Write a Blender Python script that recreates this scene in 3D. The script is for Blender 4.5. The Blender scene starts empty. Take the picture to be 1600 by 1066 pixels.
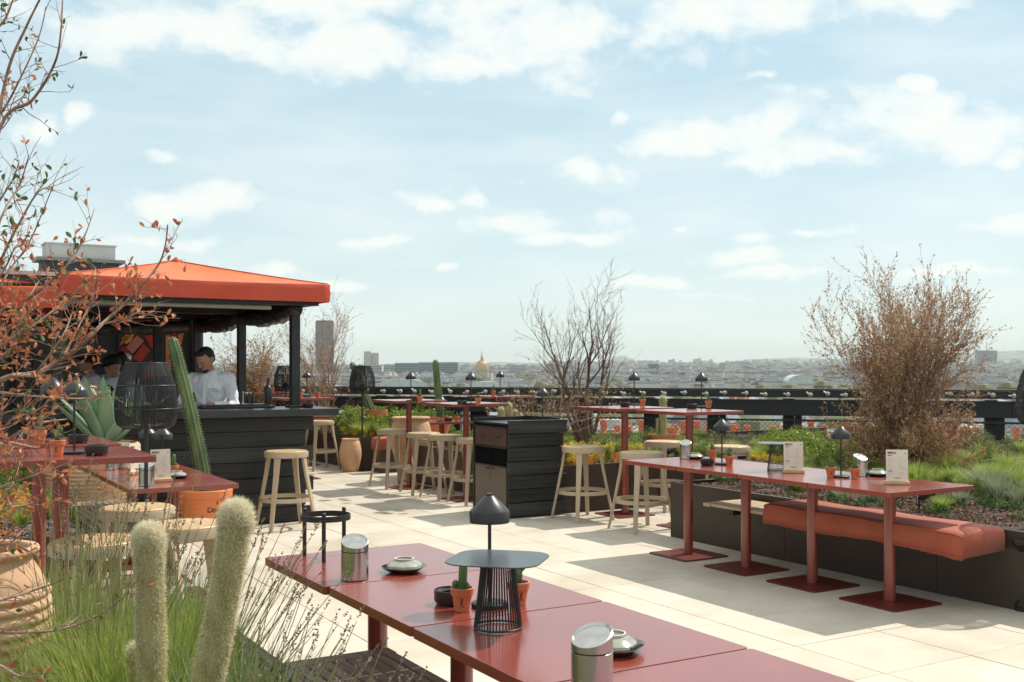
import bpy, math, random
from math import sin, cos, pi, radians, sqrt, atan2, atan, exp
from mathutils import Vector, Matrix, Euler
R0 = random.Random(7)
SC = bpy.context.scene
COL = SC.collection
F = 1667.0                      # focal length in photo pixels (1600 wide)
CAMH = 1.5
# ------------------------------------------------------------------ camera
cd = bpy.data.cameras.new("camera"); cam = bpy.data.objects.new("camera", cd); COL.objects.link(cam)
cam.location = (0, 0, CAMH); cam.rotation_euler = (radians(90), 0, 0)
cd.sensor_width = 36; cd.lens = 36 * F / 1600; cd.shift_y = 42 / 1600.0
cd.clip_end = 30000; cd.clip_start = 0.05
cd.dof.use_dof = True; cd.dof.focus_distance = 4.8; cd.dof.aperture_fstop = 11
SC.camera = cam
SC.render.engine = 'CYCLES'
SC.view_settings.view_transform = 'Standard'; SC.view_settings.look = 'None'
SC.view_settings.gamma = 1; SC.view_settings.use_curve_mapping = False
SC.view_settings.exposure = 0.86
cy = SC.cycles
cy.max_bounces = 8; cy.diffuse_bounces = 5; cy.glossy_bounces = 3; cy.transmission_bounces = 5; cy.transparent_max_bounces = 8
cy.volume_bounces = 0; cy.caustics_reflective = False; cy.caustics_refractive = False
cy.use_denoising = True; cy.sample_clamp_indirect = 4
# ------------------------------------------------------------------ world
SUN_AZ = radians(51.5); SUN_EL = radians(50)
W = bpy.data.worlds.new("World"); SC.world = W; W.use_nodes = True
nt = W.node_tree; nt.nodes.clear()
def nd(t, **k):
    n = nt.nodes.new(t)
    for a, v in k.items(): setattr(n, a, v)
    return n
def mth(op, a, b=None, c=None, clamp=False):
    n = nd('ShaderNodeMath', operation=op); n.use_clamp = clamp
    for i, v in enumerate((a, b, c)):
        if v is None: continue
        if hasattr(v, 'links'): nt.links.new(v, n.inputs[i])
        else: n.inputs[i].default_value = v
    return n.outputs[0]
def sky_nodes():
    out = nd('ShaderNodeOutputWorld'); bg = nd('ShaderNodeBackground'); bg.inputs[1].default_value = 0.11
    sky = nd('ShaderNodeTexSky', sky_type='NISHITA'); sky.sun_disc = False
    sky.sun_elevation = SUN_EL; sky.sun_rotation = SUN_AZ; sky.altitude = 100
    sky.air_density = 1.0; sky.dust_density = 0.6; sky.ozone_density = 2.2
    tc = nd('ShaderNodeTexCoord'); sep = nd('ShaderNodeSeparateXYZ'); nt.links.new(tc.outputs['Generated'], sep.inputs[0])
    x, y, z = sep.outputs
    az = mth('ARCTAN2', x, y)
    hyp = mth('SQRT', mth('ADD', mth('MULTIPLY', x, x), mth('MULTIPLY', y, y)))
    el = mth('ARCTAN2', z, hyp)
    cmb = nd('ShaderNodeCombineXYZ'); nt.links.new(az, cmb.inputs[0]); nt.links.new(el, cmb.inputs[1])
    vec = cmb.outputs[0]
    blobs = [(330,50,270,62),(560,62,190,62),(700,85,240,42),(880,55,240,75),(1150,15,300,60),(560,0,620,50),(1420,-5,300,40),
             (1060,210,95,42),(1200,195,130,50),(1400,195,170,55),(1510,205,90,62),(1580,235,60,28),(1270,245,150,30),
             (905,268,88,30),(660,318,50,22),(720,312,50,24),(790,345,130,24),(880,372,90,16),(138,178,36,24),(55,190,55,26),
             (230,318,110,30),(380,310,90,36),(240,240,42,12),(565,386,45,14),(400,425,75,16),(1000,445,85,11),(1180,402,110,16),
             (1250,372,90,13),(1560,348,100,18),(1480,432,140,12),(1100,460,55,9),(708,425,24,10),(1075,352,26,8),(1180,125,45,9),(1410,133,32,16),
             (985,180,40,18),(230,372,180,16),(470,445,120,9),(1200,428,130,10)]
    wn = nd('ShaderNodeTexNoise'); wn.inputs['Scale'].default_value = 11; wn.inputs['Detail'].default_value = 5; nt.links.new(vec, wn.inputs['Vector'])
    ws = nd('ShaderNodeVectorMath', operation='SUBTRACT'); nt.links.new(wn.outputs['Color'], ws.inputs[0]); ws.inputs[1].default_value = (.5, .5, .5)
    wm = nd('ShaderNodeVectorMath', operation='MULTIPLY'); nt.links.new(ws.outputs[0], wm.inputs[0]); wm.inputs[1].default_value = (.16, .05, 0)
    wa = nd('ShaderNodeVectorMath', operation='ADD'); nt.links.new(wm.outputs[0], wa.inputs[0]); nt.links.new(vec, wa.inputs[1]); bvec = wa.outputs[0]
    cur = None
    for (px, py, rx, ry) in blobs:
        a0 = atan((px - 800) / F); e0 = atan((575 - py) / F * cos(a0))
        s = nd('ShaderNodeVectorMath', operation='SUBTRACT'); nt.links.new(bvec, s.inputs[0]); s.inputs[1].default_value = (a0, e0, 0)
        m = nd('ShaderNodeVectorMath', operation='MULTIPLY'); nt.links.new(s.outputs[0], m.inputs[0]); m.inputs[1].default_value = (F / rx, F / ry, 0)
        l = nd('ShaderNodeVectorMath', operation='LENGTH'); nt.links.new(m.outputs[0], l.inputs[0])
        v = mth('SUBTRACT', 1.0, l.outputs['Value'])
        cur = v if cur is None else mth('SMOOTH_MAX', cur, v, 0.25)
    # clouds of the same kind all round the rest of the sky
    far = mth('MULTIPLY', mth('SUBTRACT', mth('ABSOLUTE', az), 0.5), 4.0, clamp=True)
    up = mth('MULTIPLY', mth('SUBTRACT', el, 0.42), 5.0, clamp=True)
    n0 = nd('ShaderNodeTexNoise'); n0.inputs['Scale'].default_value = 4.5; n0.inputs['Detail'].default_value = 3
    mp0 = nd('ShaderNodeMapping'); mp0.inputs['Scale'].default_value = (1, 2.6, 1); nt.links.new(vec, mp0.inputs[0]); nt.links.new(mp0.outputs[0], n0.inputs['Vector'])
    gen = mth('MULTIPLY', mth('SUBTRACT', n0.outputs[0], 0.52), 3.2)
    w = mth('MAXIMUM', far, up)
    genw = mth('ADD', gen, mth('MULTIPLY', mth('SUBTRACT', w, 1.0), 4.0))
    cur = mth('MAXIMUM', cur, genw)
    mp = nd('ShaderNodeMapping'); mp.inputs['Scale'].default_value = (1, 1.5, 1); nt.links.new(vec, mp.inputs[0])
    n1 = nd('ShaderNodeTexNoise'); n1.inputs['Scale'].default_value = 15; n1.inputs['Detail'].default_value = 12; n1.inputs['Roughness'].default_value = 0.60
    n1.inputs['Distortion'].default_value = 0.15
    nt.links.new(mp.outputs[0], n1.inputs['Vector'])
    f = mth('ADD', cur, mth('MULTIPLY', mth('SUBTRACT', n1.outputs[0], 0.52), 3.4))
    mr = nd('ShaderNodeMapRange', interpolation_type='SMOOTHSTEP'); nt.links.new(f, mr.inputs[0])
    mr.inputs[1].default_value = -0.12; mr.inputs[2].default_value = 0.95
    mask = mth('MULTIPLY', mr.outputs[0], 0.9)
    # thin veil
    n2 = nd('ShaderNodeTexNoise'); n2.inputs['Scale'].default_value = 5; n2.inputs['Detail'].default_value = 6
    mp2 = nd('ShaderNodeMapping'); mp2.inputs['Scale'].default_value = (1, 4, 1); mp2.inputs['Rotation'].default_value = (0, 0, 0.2); nt.links.new(vec, mp2.inputs[0]); nt.links.new(mp2.outputs[0], n2.inputs['Vector'])
    veil = mth('MULTIPLY', mth('SUBTRACT', n2.outputs[0], 0.42), 1.1, clamp=True)
    mask = mth('MAXIMUM', mask, veil)
    above = mth('MULTIPLY', el, 30.0, clamp=True)
    mask = mth('MULTIPLY', mask, above)
    # cloud colour: warm white body, cooler thick parts
    cr = nd('ShaderNodeValToRGB'); nt.links.new(f, cr.inputs[0])
    cr.color_ramp.elements[0].position = 0.15; cr.color_ramp.elements[0].color = (5.7, 5.75, 5.45, 1)
    cr.color_ramp.elements[1].position = 1.3 / 1.6; cr.color_ramp.elements[1].color = (5.1, 5.2, 4.95, 1)
    # pull the clear sky towards a hazy day's pale teal, with added fill brightness overhead
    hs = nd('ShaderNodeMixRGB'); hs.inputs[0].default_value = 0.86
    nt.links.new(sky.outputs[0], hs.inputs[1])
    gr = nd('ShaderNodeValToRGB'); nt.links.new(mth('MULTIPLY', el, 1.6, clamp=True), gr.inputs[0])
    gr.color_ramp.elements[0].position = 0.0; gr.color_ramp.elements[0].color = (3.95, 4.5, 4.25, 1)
    gr.color_ramp.elements[1].position = 1.0; gr.color_ramp.elements[1].color = (5.0, 5.3, 4.9, 1)  # overhead end raised above the view, added to lift the shadows
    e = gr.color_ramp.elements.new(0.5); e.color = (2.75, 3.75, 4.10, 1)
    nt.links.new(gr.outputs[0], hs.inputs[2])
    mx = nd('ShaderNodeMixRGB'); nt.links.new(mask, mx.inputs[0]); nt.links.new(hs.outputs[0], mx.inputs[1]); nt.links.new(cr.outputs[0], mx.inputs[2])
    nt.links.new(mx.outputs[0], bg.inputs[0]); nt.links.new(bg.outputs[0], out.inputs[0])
sky_nodes()
# ------------------------------------------------------------------ sun
sl = bpy.data.lights.new("sun", 'SUN'); sl.energy = 2.4; sl.angle = radians(0.5); sl.color = (1, 0.93, 0.82)
so = bpy.data.objects.new("sun", sl); COL.objects.link(so)
sd = Vector((sin(SUN_AZ) * cos(SUN_EL), cos(SUN_AZ) * cos(SUN_EL), sin(SUN_EL)))
so.rotation_euler = sd.to_track_quat('Z', 'Y').to_euler(); so.location = (10, 20, 30)
# ------------------------------------------------------------------ coordinates
U = Vector((0.5101, -0.8601, 0)); V = Vector((0.8601, 0.5101, 0)); YAW = atan2(-0.8601, 0.5101)
def P(a, b, z=0): return Vector((U.x * a + V.x * b, U.y * a + V.y * b, z))
def G(px, py, z=0):
    d = (CAMH - z) * F / (py - 575.0); return Vector(((px - 800) / F * d, d, z))
def D(px, py, Y): return Vector(((px - 800) / F * Y, Y, CAMH - (py - 575) / F * Y))
# ------------------------------------------------------------------ materials
MATS = {}
def mat(name, c1, c2=None, rough=0.6, metal=0.0, scale=8.0, bump=0.0, bscale=None, detail=5, coat=0.0, trans=0.0, stretch=None, spec=0.5, coord='Object', aniso=0.0, contrast=(0.35, 0.65), rvar=0.0):
    if name in MATS: return MATS[name]
    m = bpy.data.materials.new(name); m.use_nodes = True; t = m.node_tree; N = t.nodes; L = t.links
    b = N['Principled BSDF']; b.inputs['Roughness'].default_value = rough; b.inputs['Metallic'].default_value = metal
    b.inputs['Specular IOR Level'].default_value = spec
    b.inputs['Base Color'].default_value = (*c1, 1)
    if coat: b.inputs['Coat Weight'].default_value = coat; b.inputs['Coat Roughness'].default_value = 0.12
    if aniso: b.inputs['Anisotropic'].default_value = aniso
    tc = N.new('ShaderNodeTexCoord'); mp = N.new('ShaderNodeMapping'); L.new(tc.outputs[coord], mp.inputs[0])
    if stretch: mp.inputs['Scale'].default_value = stretch
    if c2:
        n = N.new('ShaderNodeTexNoise'); n.inputs['Scale'].default_value = scale; n.inputs['Detail'].default_value = detail
        L.new(mp.outputs[0], n.inputs['Vector'])
        r = N.new('ShaderNodeValToRGB'); r.color_ramp.elements[0].position = contrast[0]; r.color_ramp.elements[1].position = contrast[1]
        r.color_ramp.elements[0].color = (*c1, 1); r.color_ramp.elements[1].color = (*c2, 1)
        L.new(n.outputs[0], r.inputs[0]); L.new(r.outputs[0], b.inputs['Base Color'])
        if rvar:
            q = N.new('ShaderNodeMapRange'); L.new(n.outputs[0], q.inputs[0]); q.inputs[1].default_value = 0.3; q.inputs[2].default_value = 0.7
            q.inputs[3].default_value = rough - rvar; q.inputs[4].default_value = rough + rvar; L.new(q.outputs[0], b.inputs['Roughness'])
    if bump:
        n2 = N.new('ShaderNodeTexNoise'); n2.inputs['Scale'].default_value = bscale or scale * 2; n2.inputs['Detail'].default_value = 6
        L.new(mp.outputs[0], n2.inputs['Vector'])
        bp = N.new('ShaderNodeBump'); bp.inputs['Strength'].default_value = bump; bp.inputs['Distance'].default_value = 0.02
        L.new(n2.outputs[0], bp.inputs['Height']); L.new(bp.outputs[0], b.inputs['Normal'])
    if trans:
        tr = N.new('ShaderNodeBsdfTranslucent'); ms = N.new('ShaderNodeMixShader'); ms.inputs[0].default_value = trans
        if c2: L.new(r.outputs[0], tr.inputs[0])
        else: tr.inputs[0].default_value = (*c1, 1)
        L.new(b.outputs[0], ms.inputs[1]); L.new(tr.outputs[0], ms.inputs[2]); L.new(ms.outputs[0], N['Material Output'].inputs[0])
    MATS[name] = m; return m
red = mat('red_powder_coat', (0.250, 0.045, 0.028), (0.285, 0.054, 0.034), rough=0.26, scale=2.5, bump=0.004, bscale=40, spec=0.6, rvar=0.035, coat=0.5)
redbase = mat('red_steel_base', (0.115, 0.020, 0.015), (0.155, 0.029, 0.021), rough=0.42, scale=5, bump=0.05, bscale=150)
beige = mat('beige_stool', (0.43, 0.33, 0.225), (0.50, 0.39, 0.27), rough=0.5, scale=5, bump=0.03, bscale=40, stretch=(1, 1, .25))
seatwood = mat('stool_seat_wood', (0.50, 0.33, 0.17), (0.63, 0.44, 0.25), rough=0.42, scale=6, stretch=(1, 9, 1), bump=0.03)
char = mat('charred_board', (0.006, 0.006, 0.006), (0.026, 0.025, 0.024), rough=0.60, scale=9, stretch=(1, .10, 1.6), bump=0.9, bscale=20, rvar=.14)
char2 = mat('charred_board_worn', (0.010, 0.010, 0.010), (0.046, 0.044, 0.042), rough=0.52, scale=6, stretch=(1, .08, 1.8), bump=0.9, bscale=16, rvar=.14)
blackmetal = mat('black_metal', (0.018, 0.018, 0.019), (0.028, 0.027, 0.027), rough=0.38, scale=20)
blackgloss = mat('black_counter', (0.020, 0.021, 0.022), (0.032, 0.032, 0.034), rough=0.28, scale=6)
darkframe = mat('dark_frame', (0.016, 0.016, 0.017), (0.024, 0.024, 0.025), rough=0.5, scale=10)
bronze = mat('bronze_sheet', (0.050, 0.034, 0.027), (0.072, 0.049, 0.038), rough=0.42, scale=1.8, bump=0.03, bscale=12, rvar=.07)
canopy_m = mat('orange_canvas', (0.74, 0.155, 0.04), (0.82, 0.20, 0.055), rough=0.42, scale=3, bump=0.35, bscale=5, trans=0.12)
valance_m = mat('red_valance', (0.56, 0.065, 0.026), (0.62, 0.08, 0.035), rough=0.45, scale=3, bump=0.12, bscale=9, trans=0.10)
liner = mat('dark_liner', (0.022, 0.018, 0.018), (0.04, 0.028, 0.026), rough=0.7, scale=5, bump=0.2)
cushion_m = mat('terracotta_cover', (0.35, 0.075, 0.036), (0.43, 0.105, 0.055), rough=0.8, scale=4, bump=0.35, bscale=10)
terra = mat('terracotta', (0.55, 0.155, 0.07), (0.64, 0.21, 0.10), rough=0.7, scale=9, bump=0.06, bscale=50)
terra_pale = mat('pale_terracotta', (0.55, 0.33, 0.19), (0.66, 0.43, 0.27), rough=0.85, scale=6, bump=0.25, bscale=22)
terra_orange = mat('orange_planter', (0.72, 0.20, 0.06), (0.78, 0.25, 0.085), rough=0.6, scale=4, bump=0.04)
benchwood = mat('weathered_slat', (0.19, 0.14, 0.115), (0.33, 0.26, 0.21), rough=0.7, scale=8, stretch=(.35, 6, 1), bump=0.25, bscale=14)
palewood = mat('pale_slat', (0.50, 0.37, 0.22), (0.66, 0.53, 0.36), rough=0.6, scale=8, stretch=(.35, 6, 1), bump=0.15)
steel = mat('brushed_steel', (0.52, 0.50, 0.48), (0.62, 0.60, 0.58), rough=0.23, metal=1.0, scale=30, stretch=(1, 1, .05), bump=0.02, aniso=.5)
paver_m = mat('cream_paver', (0.60, 0.54, 0.45), (0.69, 0.63, 0.54), rough=0.8, scale=3.2, bump=0.10, bscale=60, coord='Object', detail=9, contrast=(.3, .7))
joint_m = mat('floor_joint', (0.20, 0.165, 0.13), (0.28, 0.235, 0.19), rough=0.9)
ceramic = mat('grey_green_ceramic', (0.24, 0.25, 0.20), (0.40, 0.41, 0.34), rough=0.22, scale=30, coat=.4)
ceramic_d = mat('brown_ceramic', (0.045, 0.03, 0.022), (0.12, 0.08, 0.055), rough=0.3, scale=30, coat=.3)
paper = mat('cream_card', (0.74, 0.69, 0.57), (0.77, 0.72, 0.60), rough=0.6, scale=5)
ink = mat('dark_ink', (0.04, 0.035, 0.03), rough=0.6)
inkgrey = mat('grey_ink', (0.42, 0.38, 0.31), rough=0.6)
inkred = mat('red_ink', (0.45, 0.06, 0.04), rough=0.6)
standwood = mat('menu_stand_wood', (0.58, 0.38, 0.22), (0.68, 0.48, 0.30), rough=0.5, scale=10, stretch=(1, 5, 1))
soil = mat('dark_soil', (0.035, 0.022, 0.016), (0.11, 0.075, 0.055), rough=0.95, scale=45, bump=0.9, bscale=70)
gravel = mat('planter_gravel', (0.05, 0.045, 0.042), (0.24, 0.20, 0.17), rough=0.9, scale=60, bump=1.0, bscale=80)
wallgrey = mat('dark_grey_wall', (0.030, 0.031, 0.034), (0.040, 0.041, 0.044), rough=0.6, scale=3)
panelgrey = mat('grey_wall_panel', (0.085, 0.082, 0.075), (0.10, 0.097, 0.09), rough=0.55, scale=2)
palegrey = mat('pale_grey_cladding', (0.45, 0.45, 0.44), (0.52, 0.52, 0.50), rough=0.6, scale=2)
cactus_g = mat('cactus_green', (0.055, 0.13, 0.035), (0.13, 0.22, 0.06), rough=0.5, scale=18, trans=.08)
cactus_col = mat('column_cactus', (0.05, 0.095, 0.03), (0.13, 0.18, 0.07), rough=0.5, scale=9, stretch=(1, 1, .4))
spine = mat('pale_spines', (0.60, 0.55, 0.36), rough=0.6, trans=.3)
wool_body = mat('woolly_cactus_body', (0.27, 0.24, 0.09), (0.42, 0.37, 0.19), rough=0.9, scale=30, stretch=(1, 1, .3), bump=.5)
wool_hair = mat('white_cactus_hair', (0.82, 0.77, 0.60), rough=0.6, trans=.5)
wool_hair2 = mat('yellow_cactus_hair', (0.60, 0.48, 0.22), rough=0.6, trans=.4)
agave_m = mat('agave_leaf', (0.20, 0.33, 0.20), (0.36, 0.48, 0.30), rough=0.45, scale=4, trans=.12, stretch=(1, 1, .3))
bark = mat('brown_bark', (0.10, 0.062, 0.045), (0.20, 0.13, 0.09), rough=0.9, scale=25, bump=.4)
bark_red = mat('reddish_bark', (0.20, 0.11, 0.08), (0.46, 0.31, 0.22), rough=0.8, scale=20, bump=.3)
leaf_cop = mat('copper_leaf', (0.36, 0.075, 0.03), (0.70, 0.30, 0.13), rough=0.45, scale=14, trans=.35)
leaf_tan = mat('tan_leaf', (0.36, 0.17, 0.07), (0.66, 0.44, 0.25), rough=0.5, scale=12, trans=.3)
leaf_gr = mat('green_leaf', (0.035, 0.085, 0.02), (0.12, 0.20, 0.045), rough=0.5, scale=10, trans=.35)
leaf_lt = mat('light_green_leaf', (0.12, 0.19, 0.03), (0.34, 0.40, 0.07), rough=0.5, scale=9, trans=.4)
leaf_ol = mat('olive_leaf', (0.09, 0.11, 0.035), (0.25, 0.25, 0.10), rough=0.55, scale=9, trans=.3)
leaf_ye = mat('yellow_flower', (0.68, 0.46, 0.03), (0.70, 0.62, 0.08), rough=0.6, scale=12, trans=.3)
leaf_or = mat('orange_sedum', (0.50, 0.17, 0.04), (0.66, 0.36, 0.07), rough=0.6, scale=16, trans=.3)
grass_m = mat('grass_blade', (0.20, 0.29, 0.045), (0.48, 0.54, 0.14), rough=0.5, scale=7, trans=.5)
grass_s = mat('silver_grass', (0.20, 0.25, 0.15), (0.38, 0.42, 0.28), rough=0.6, scale=7, trans=.35)
stalk_m = mat('lavender_stalk', (0.28, 0.30, 0.10), (0.48, 0.46, 0.20), rough=0.6, scale=9, trans=.25)
head_m = mat('seed_head', (0.17, 0.12, 0.09), (0.36, 0.29, 0.22), rough=0.8, scale=60, trans=.15)
skin = mat('skin', (0.42, 0.21, 0.13), (0.48, 0.25, 0.16), rough=0.5, scale=15)
skin_d = mat('dark_skin', (0.045, 0.022, 0.015), (0.06, 0.03, 0.02), rough=0.5, scale=15)
white_cloth = mat('white_cloth', (0.80, 0.79, 0.83), (0.85, 0.84, 0.87), rough=0.85, scale=5, bump=.9, bscale=7, stretch=(1, 1, .5))
black_cloth = mat('black_cloth', (0.012, 0.012, 0.013), (0.02, 0.02, 0.022), rough=0.85, scale=10, bump=.2)
hair_m = mat('black_hair', (0.010, 0.008, 0.007), (0.022, 0.017, 0.014), rough=0.55, scale=60, bump=.8, bscale=90)
trouser = mat('dark_trousers', (0.02, 0.02, 0.024), rough=0.9)
candle = mat('candle_wax', (0.80, 0.62, 0.42), rough=0.5)
cushion_m.node_tree.nodes['Principled BSDF'].inputs['Sheen Weight'].default_value = .08
bulb_m = mat('bulb_glass', (.85, .82, .74), rough=.06, spec=.9); bulb_m.node_tree.nodes['Principled BSDF'].inputs['Transmission Weight'].default_value = .55
socket_m = mat('pale_socket', (.55, .55, .52), rough=.3)
m = bpy.data.materials.new('clear_glass'); m.use_nodes = True
b = m.node_tree.nodes['Principled BSDF']; b.inputs['Transmission Weight'].default_value = 1; b.inputs['Roughness'].default_value = 0.02; b.inputs['IOR'].default_value = 1.3
MATS['glass'] = m; glass = m
# ------------------------------------------------------------------ mesh builder
class MB:
    def __init__(s): s.v = []; s.f = []; s.mi = []; s.cur = 0
    def add(s, vs, fs, M=None):
        o = len(s.v)
        if M is not None: vs = [M @ Vector(v) for v in vs]
        s.v.extend([tuple(v) for v in vs]); s.f.extend([tuple(i + o for i in f) for f in fs]); s.mi.extend([s.cur] * len(fs)); return s
    def box(s, c, d, M=None, rz=0):
        x, y, z = d[0] / 2, d[1] / 2, d[2] / 2
        vs = [(-x, -y, -z), (x, -y, -z), (x, y, -z), (-x, y, -z), (-x, -y, z), (x, -y, z), (x, y, z), (-x, y, z)]
        if rz: vs = [(p[0] * cos(rz) - p[1] * sin(rz), p[0] * sin(rz) + p[1] * cos(rz), p[2]) for p in vs]
        vs = [(p[0] + c[0], p[1] + c[1], p[2] + c[2]) for p in vs]
        return s.add(vs, [(0, 3, 2, 1), (4, 5, 6, 7), (0, 1, 5, 4), (1, 2, 6, 5), (2, 3, 7, 6), (3, 0, 4, 7)], M)
    def prism(s, poly, z0, z1, M=None):
        n = len(poly)
        vs = [(p[0], p[1], z0) for p in poly] + [(p[0], p[1], z1) for p in poly]
        fs = [tuple(reversed(range(n))), tuple(range(n, 2 * n))] + [(i, (i + 1) % n, n + (i + 1) % n, n + i) for i in range(n)]
        return s.add(vs, fs, M)
    def lathe(s, prof, c=(0, 0, 0), n=24, cap0=True, cap1=True, M=None, sq=0):
        vs = []; fs = []
        for (r, z) in prof:
            for k in range(n):
                t = 2 * pi * k / n; q = r
                if sq: q = r / (abs(cos(t)) ** sq + abs(sin(t)) ** sq) ** (1 / sq)
                vs.append((c[0] + q * cos(t), c[1] + q * sin(t), c[2] + z))
        for j in range(len(prof) - 1):
            for k in range(n):
                k2 = (k + 1) % n; fs.append((j * n + k, j * n + k2, (j + 1) * n + k2, (j + 1) * n + k))
        if cap0: fs.append(tuple(reversed(range(n))))
        if cap1: fs.append(tuple(range((len(prof) - 1) * n, len(prof) * n)))
        return s.add(vs, fs, M)
    def tube(s, pts, rad, n=6, cap=True, M=None):
        pts = [Vector(p) for p in pts]; k = len(pts)
        if not hasattr(rad, '__len__'): rad = [rad] * k
        vs = []; fs = []; ref = None
        for i, p in enumerate(pts):
            t = (pts[min(i + 1, k - 1)] - pts[max(i - 1, 0)])
            if t.length < 1e-9: t = Vector((0, 0, 1))
            t.normalize()
            if ref is None: ref = Vector((1, 0, 0)) if abs(t.x) < 0.8 else Vector((0, 1, 0))
            x = (ref - t * ref.dot(t)); 
            if x.length < 1e-6: x = t.orthogonal()
            x.normalize(); y = t.cross(x); ref = x
            for q in range(n):
                a = 2 * pi * q / n; vs.append(p + x * (cos(a) * rad[i]) + y * (sin(a) * rad[i]))
        for i in range(k - 1):
            for q in range(n):
                q2 = (q + 1) % n; fs.append((i * n + q, i * n + q2, (i + 1) * n + q2, (i + 1) * n + q))
        if cap: fs.append(tuple(reversed(range(n)))); fs.append(tuple(range((k - 1) * n, k * n)))
        return s.add(vs, fs, M)
    def ball(s, c, r, n=12, m=8, M=None):
        if not hasattr(r, '__len__'): r = (r, r, r)
        vs = [(c[0], c[1], c[2] - r[2])]; fs = []
        for j in range(1, m):
            a = -pi / 2 + pi * j / m
            for k in range(n):
                t = 2 * pi * k / n; vs.append((c[0] + r[0] * cos(a) * cos(t), c[1] + r[1] * cos(a) * sin(t), c[2] + r[2] * sin(a)))
        vs.append((c[0], c[1], c[2] + r[2])); e = len(vs) - 1
        for k in range(n):
            k2 = (k + 1) % n; fs.append((0, 1 + k2, 1 + k)); fs.append((e, e - n + k, e - n + k2))
            for j in range(m - 2): fs.append((1 + j * n + k, 1 + j * n + k2, 1 + (j + 1) * n + k2, 1 + (j + 1) * n + k))
        return s.add(vs, fs, M)
    def limb(s, pts, rad, n=12):
        s.tube(pts, rad, n)
        for p, r in zip(pts, rad): s.ball(p, r * 0.999, n, 8)
        return s
    def leaf(s, p, d, w, side=None, fold=0.0):
        d = Vector(d); l = d.length
        if l < 1e-6: return
        if side is None: side = d.cross(Vector((R0.uniform(-1, 1), R0.uniform(-1, 1), R0.uniform(-1, 1))))
        if side.length < 1e-6: side = d.orthogonal()
        side = side.normalized() * w; p = Vector(p); o = len(s.v)
        s.v.extend([tuple(p), tuple(p + d * 0.5 + side), tuple(p + d), tuple(p + d * 0.5 - side)])
        s.f.append((o, o + 1, o + 2, o + 3)); s.mi.append(s.cur)
    def leaf6(s, p, d, w):
        d = Vector(d); side = d.cross(Vector((R0.uniform(-1, 1), R0.uniform(-1, 1), R0.uniform(-1, 1))))
        if side.length < 1e-6: side = d.orthogonal()
        side = side.normalized() * w; up = side.cross(d).normalized() * w * .5; p = Vector(p); o = len(s.v)
        s.v.extend([tuple(p), tuple(p + d * .32 + side * .75 + up), tuple(p + d * .68 + side * .95 + up), tuple(p + d), tuple(p + d * .68 - side * .95 + up), tuple(p + d * .32 - side * .75 + up), tuple(p + d * .5)])
        s.f.extend([(o, o + 1, o + 6), (o + 1, o + 2, o + 6), (o + 2, o + 3, o + 6), (o + 3, o + 4, o + 6), (o + 4, o + 5, o + 6), (o + 5, o, o + 6)]); s.mi.extend([s.cur] * 6)
    def build(s, name, mats, parent=None, smooth=False, bevel=0.0, kind=None, loc=None, sub=0):
        me = bpy.data.meshes.new(name); me.from_pydata(s.v, [], s.f); me.update()
        if not isinstance(mats, (list, tuple)): mats = [mats]
        for mm in mats: me.materials.append(mm)
        if len(mats) > 1: me.polygons.foreach_set('material_index', s.mi)
        o = bpy.data.objects.new(name, me); COL.objects.link(o)
        if parent is not None: o.parent = parent
        if loc is not None: o.location = loc
        if smooth:
            me.polygons.foreach_set('use_smooth', [True] * len(me.polygons))
            if smooth != 'all':
                try: me.set_sharp_from_angle(angle=radians(38))
                except Exception: pass
        if bevel:
            md = o.modifiers.new('bevel', 'BEVEL'); md.width = bevel; md.segments = 2; md.limit_method = 'ANGLE'; md.angle_limit = radians(40)
        if sub:
            md = o.modifiers.new('sub', 'SUBSURF'); md.levels = sub; md.render_levels = sub
        if kind: o['kind'] = kind
        return o
def thing(name, label, cat, loc=(0, 0, 0), rz=YAW, group=None):
    o = bpy.data.objects.new(name, None); COL.objects.link(o); o.location = loc; o.rotation_euler = (0, 0, rz); o.empty_display_size = .1
    o['label'] = label; o['category'] = cat
    if group: o['group'] = group
    return o
def tag(o, label, cat, group=None):
    o['label'] = label; o['category'] = cat
    if group: o['group'] = group
    return o
KIDS = {}
def kids(o):
    if o.name not in KIDS: KIDS[o.name] = [c for c in COL.objects if c.parent == o]
    return KIDS[o.name]
def dup(root, loc, rz=None, label=None, group=None, scale=None):
    r = root.copy(); COL.objects.link(r); r.location = loc
    if rz is not None: r.rotation_euler = (0, 0, rz)
    if scale is not None: r.scale = scale if hasattr(scale, '__len__') else (scale,) * 3
    if label: r['label'] = label
    if group: r['group'] = group
    for c in kids(root):
        c2 = c.copy(); COL.objects.link(c2); c2.parent = r
        for g in kids(c):
            g2 = g.copy(); COL.objects.link(g2); g2.parent = c2
    return r
class Kind:
    """the first placement moves the original, the later ones are copies"""
    def __init__(s, root): s.root = root; s.used = False
    def put(s, loc, label, rz=None, group=None, scale=None):
        if not s.used:
            s.used = True; r = s.root; r.location = loc
            if rz is not None: r.rotation_euler = (0, 0, rz)
            if scale is not None: r.scale = (scale,) * 3
            r['label'] = label
            if group: r['group'] = group
            return r
        return dup(s.root, loc, rz, label, group, scale)
def structure(mb, name, mats, **k):
    o = mb.build(name, mats, kind='structure', **k); return o
# ================================================================== SETTING
RAILK = -0.2929
def rail_y(x): return 18.0 + RAILK * (x + 2.7)
# ---- floor: every paver is a piece, laid on a darker bed
mb = MB(); mb.box((-8, 2, -0.12), (26, 22, 0.20))
floor = structure(mb, 'floor', joint_m); floor.rotation_euler = (0, 0, YAW)
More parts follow.
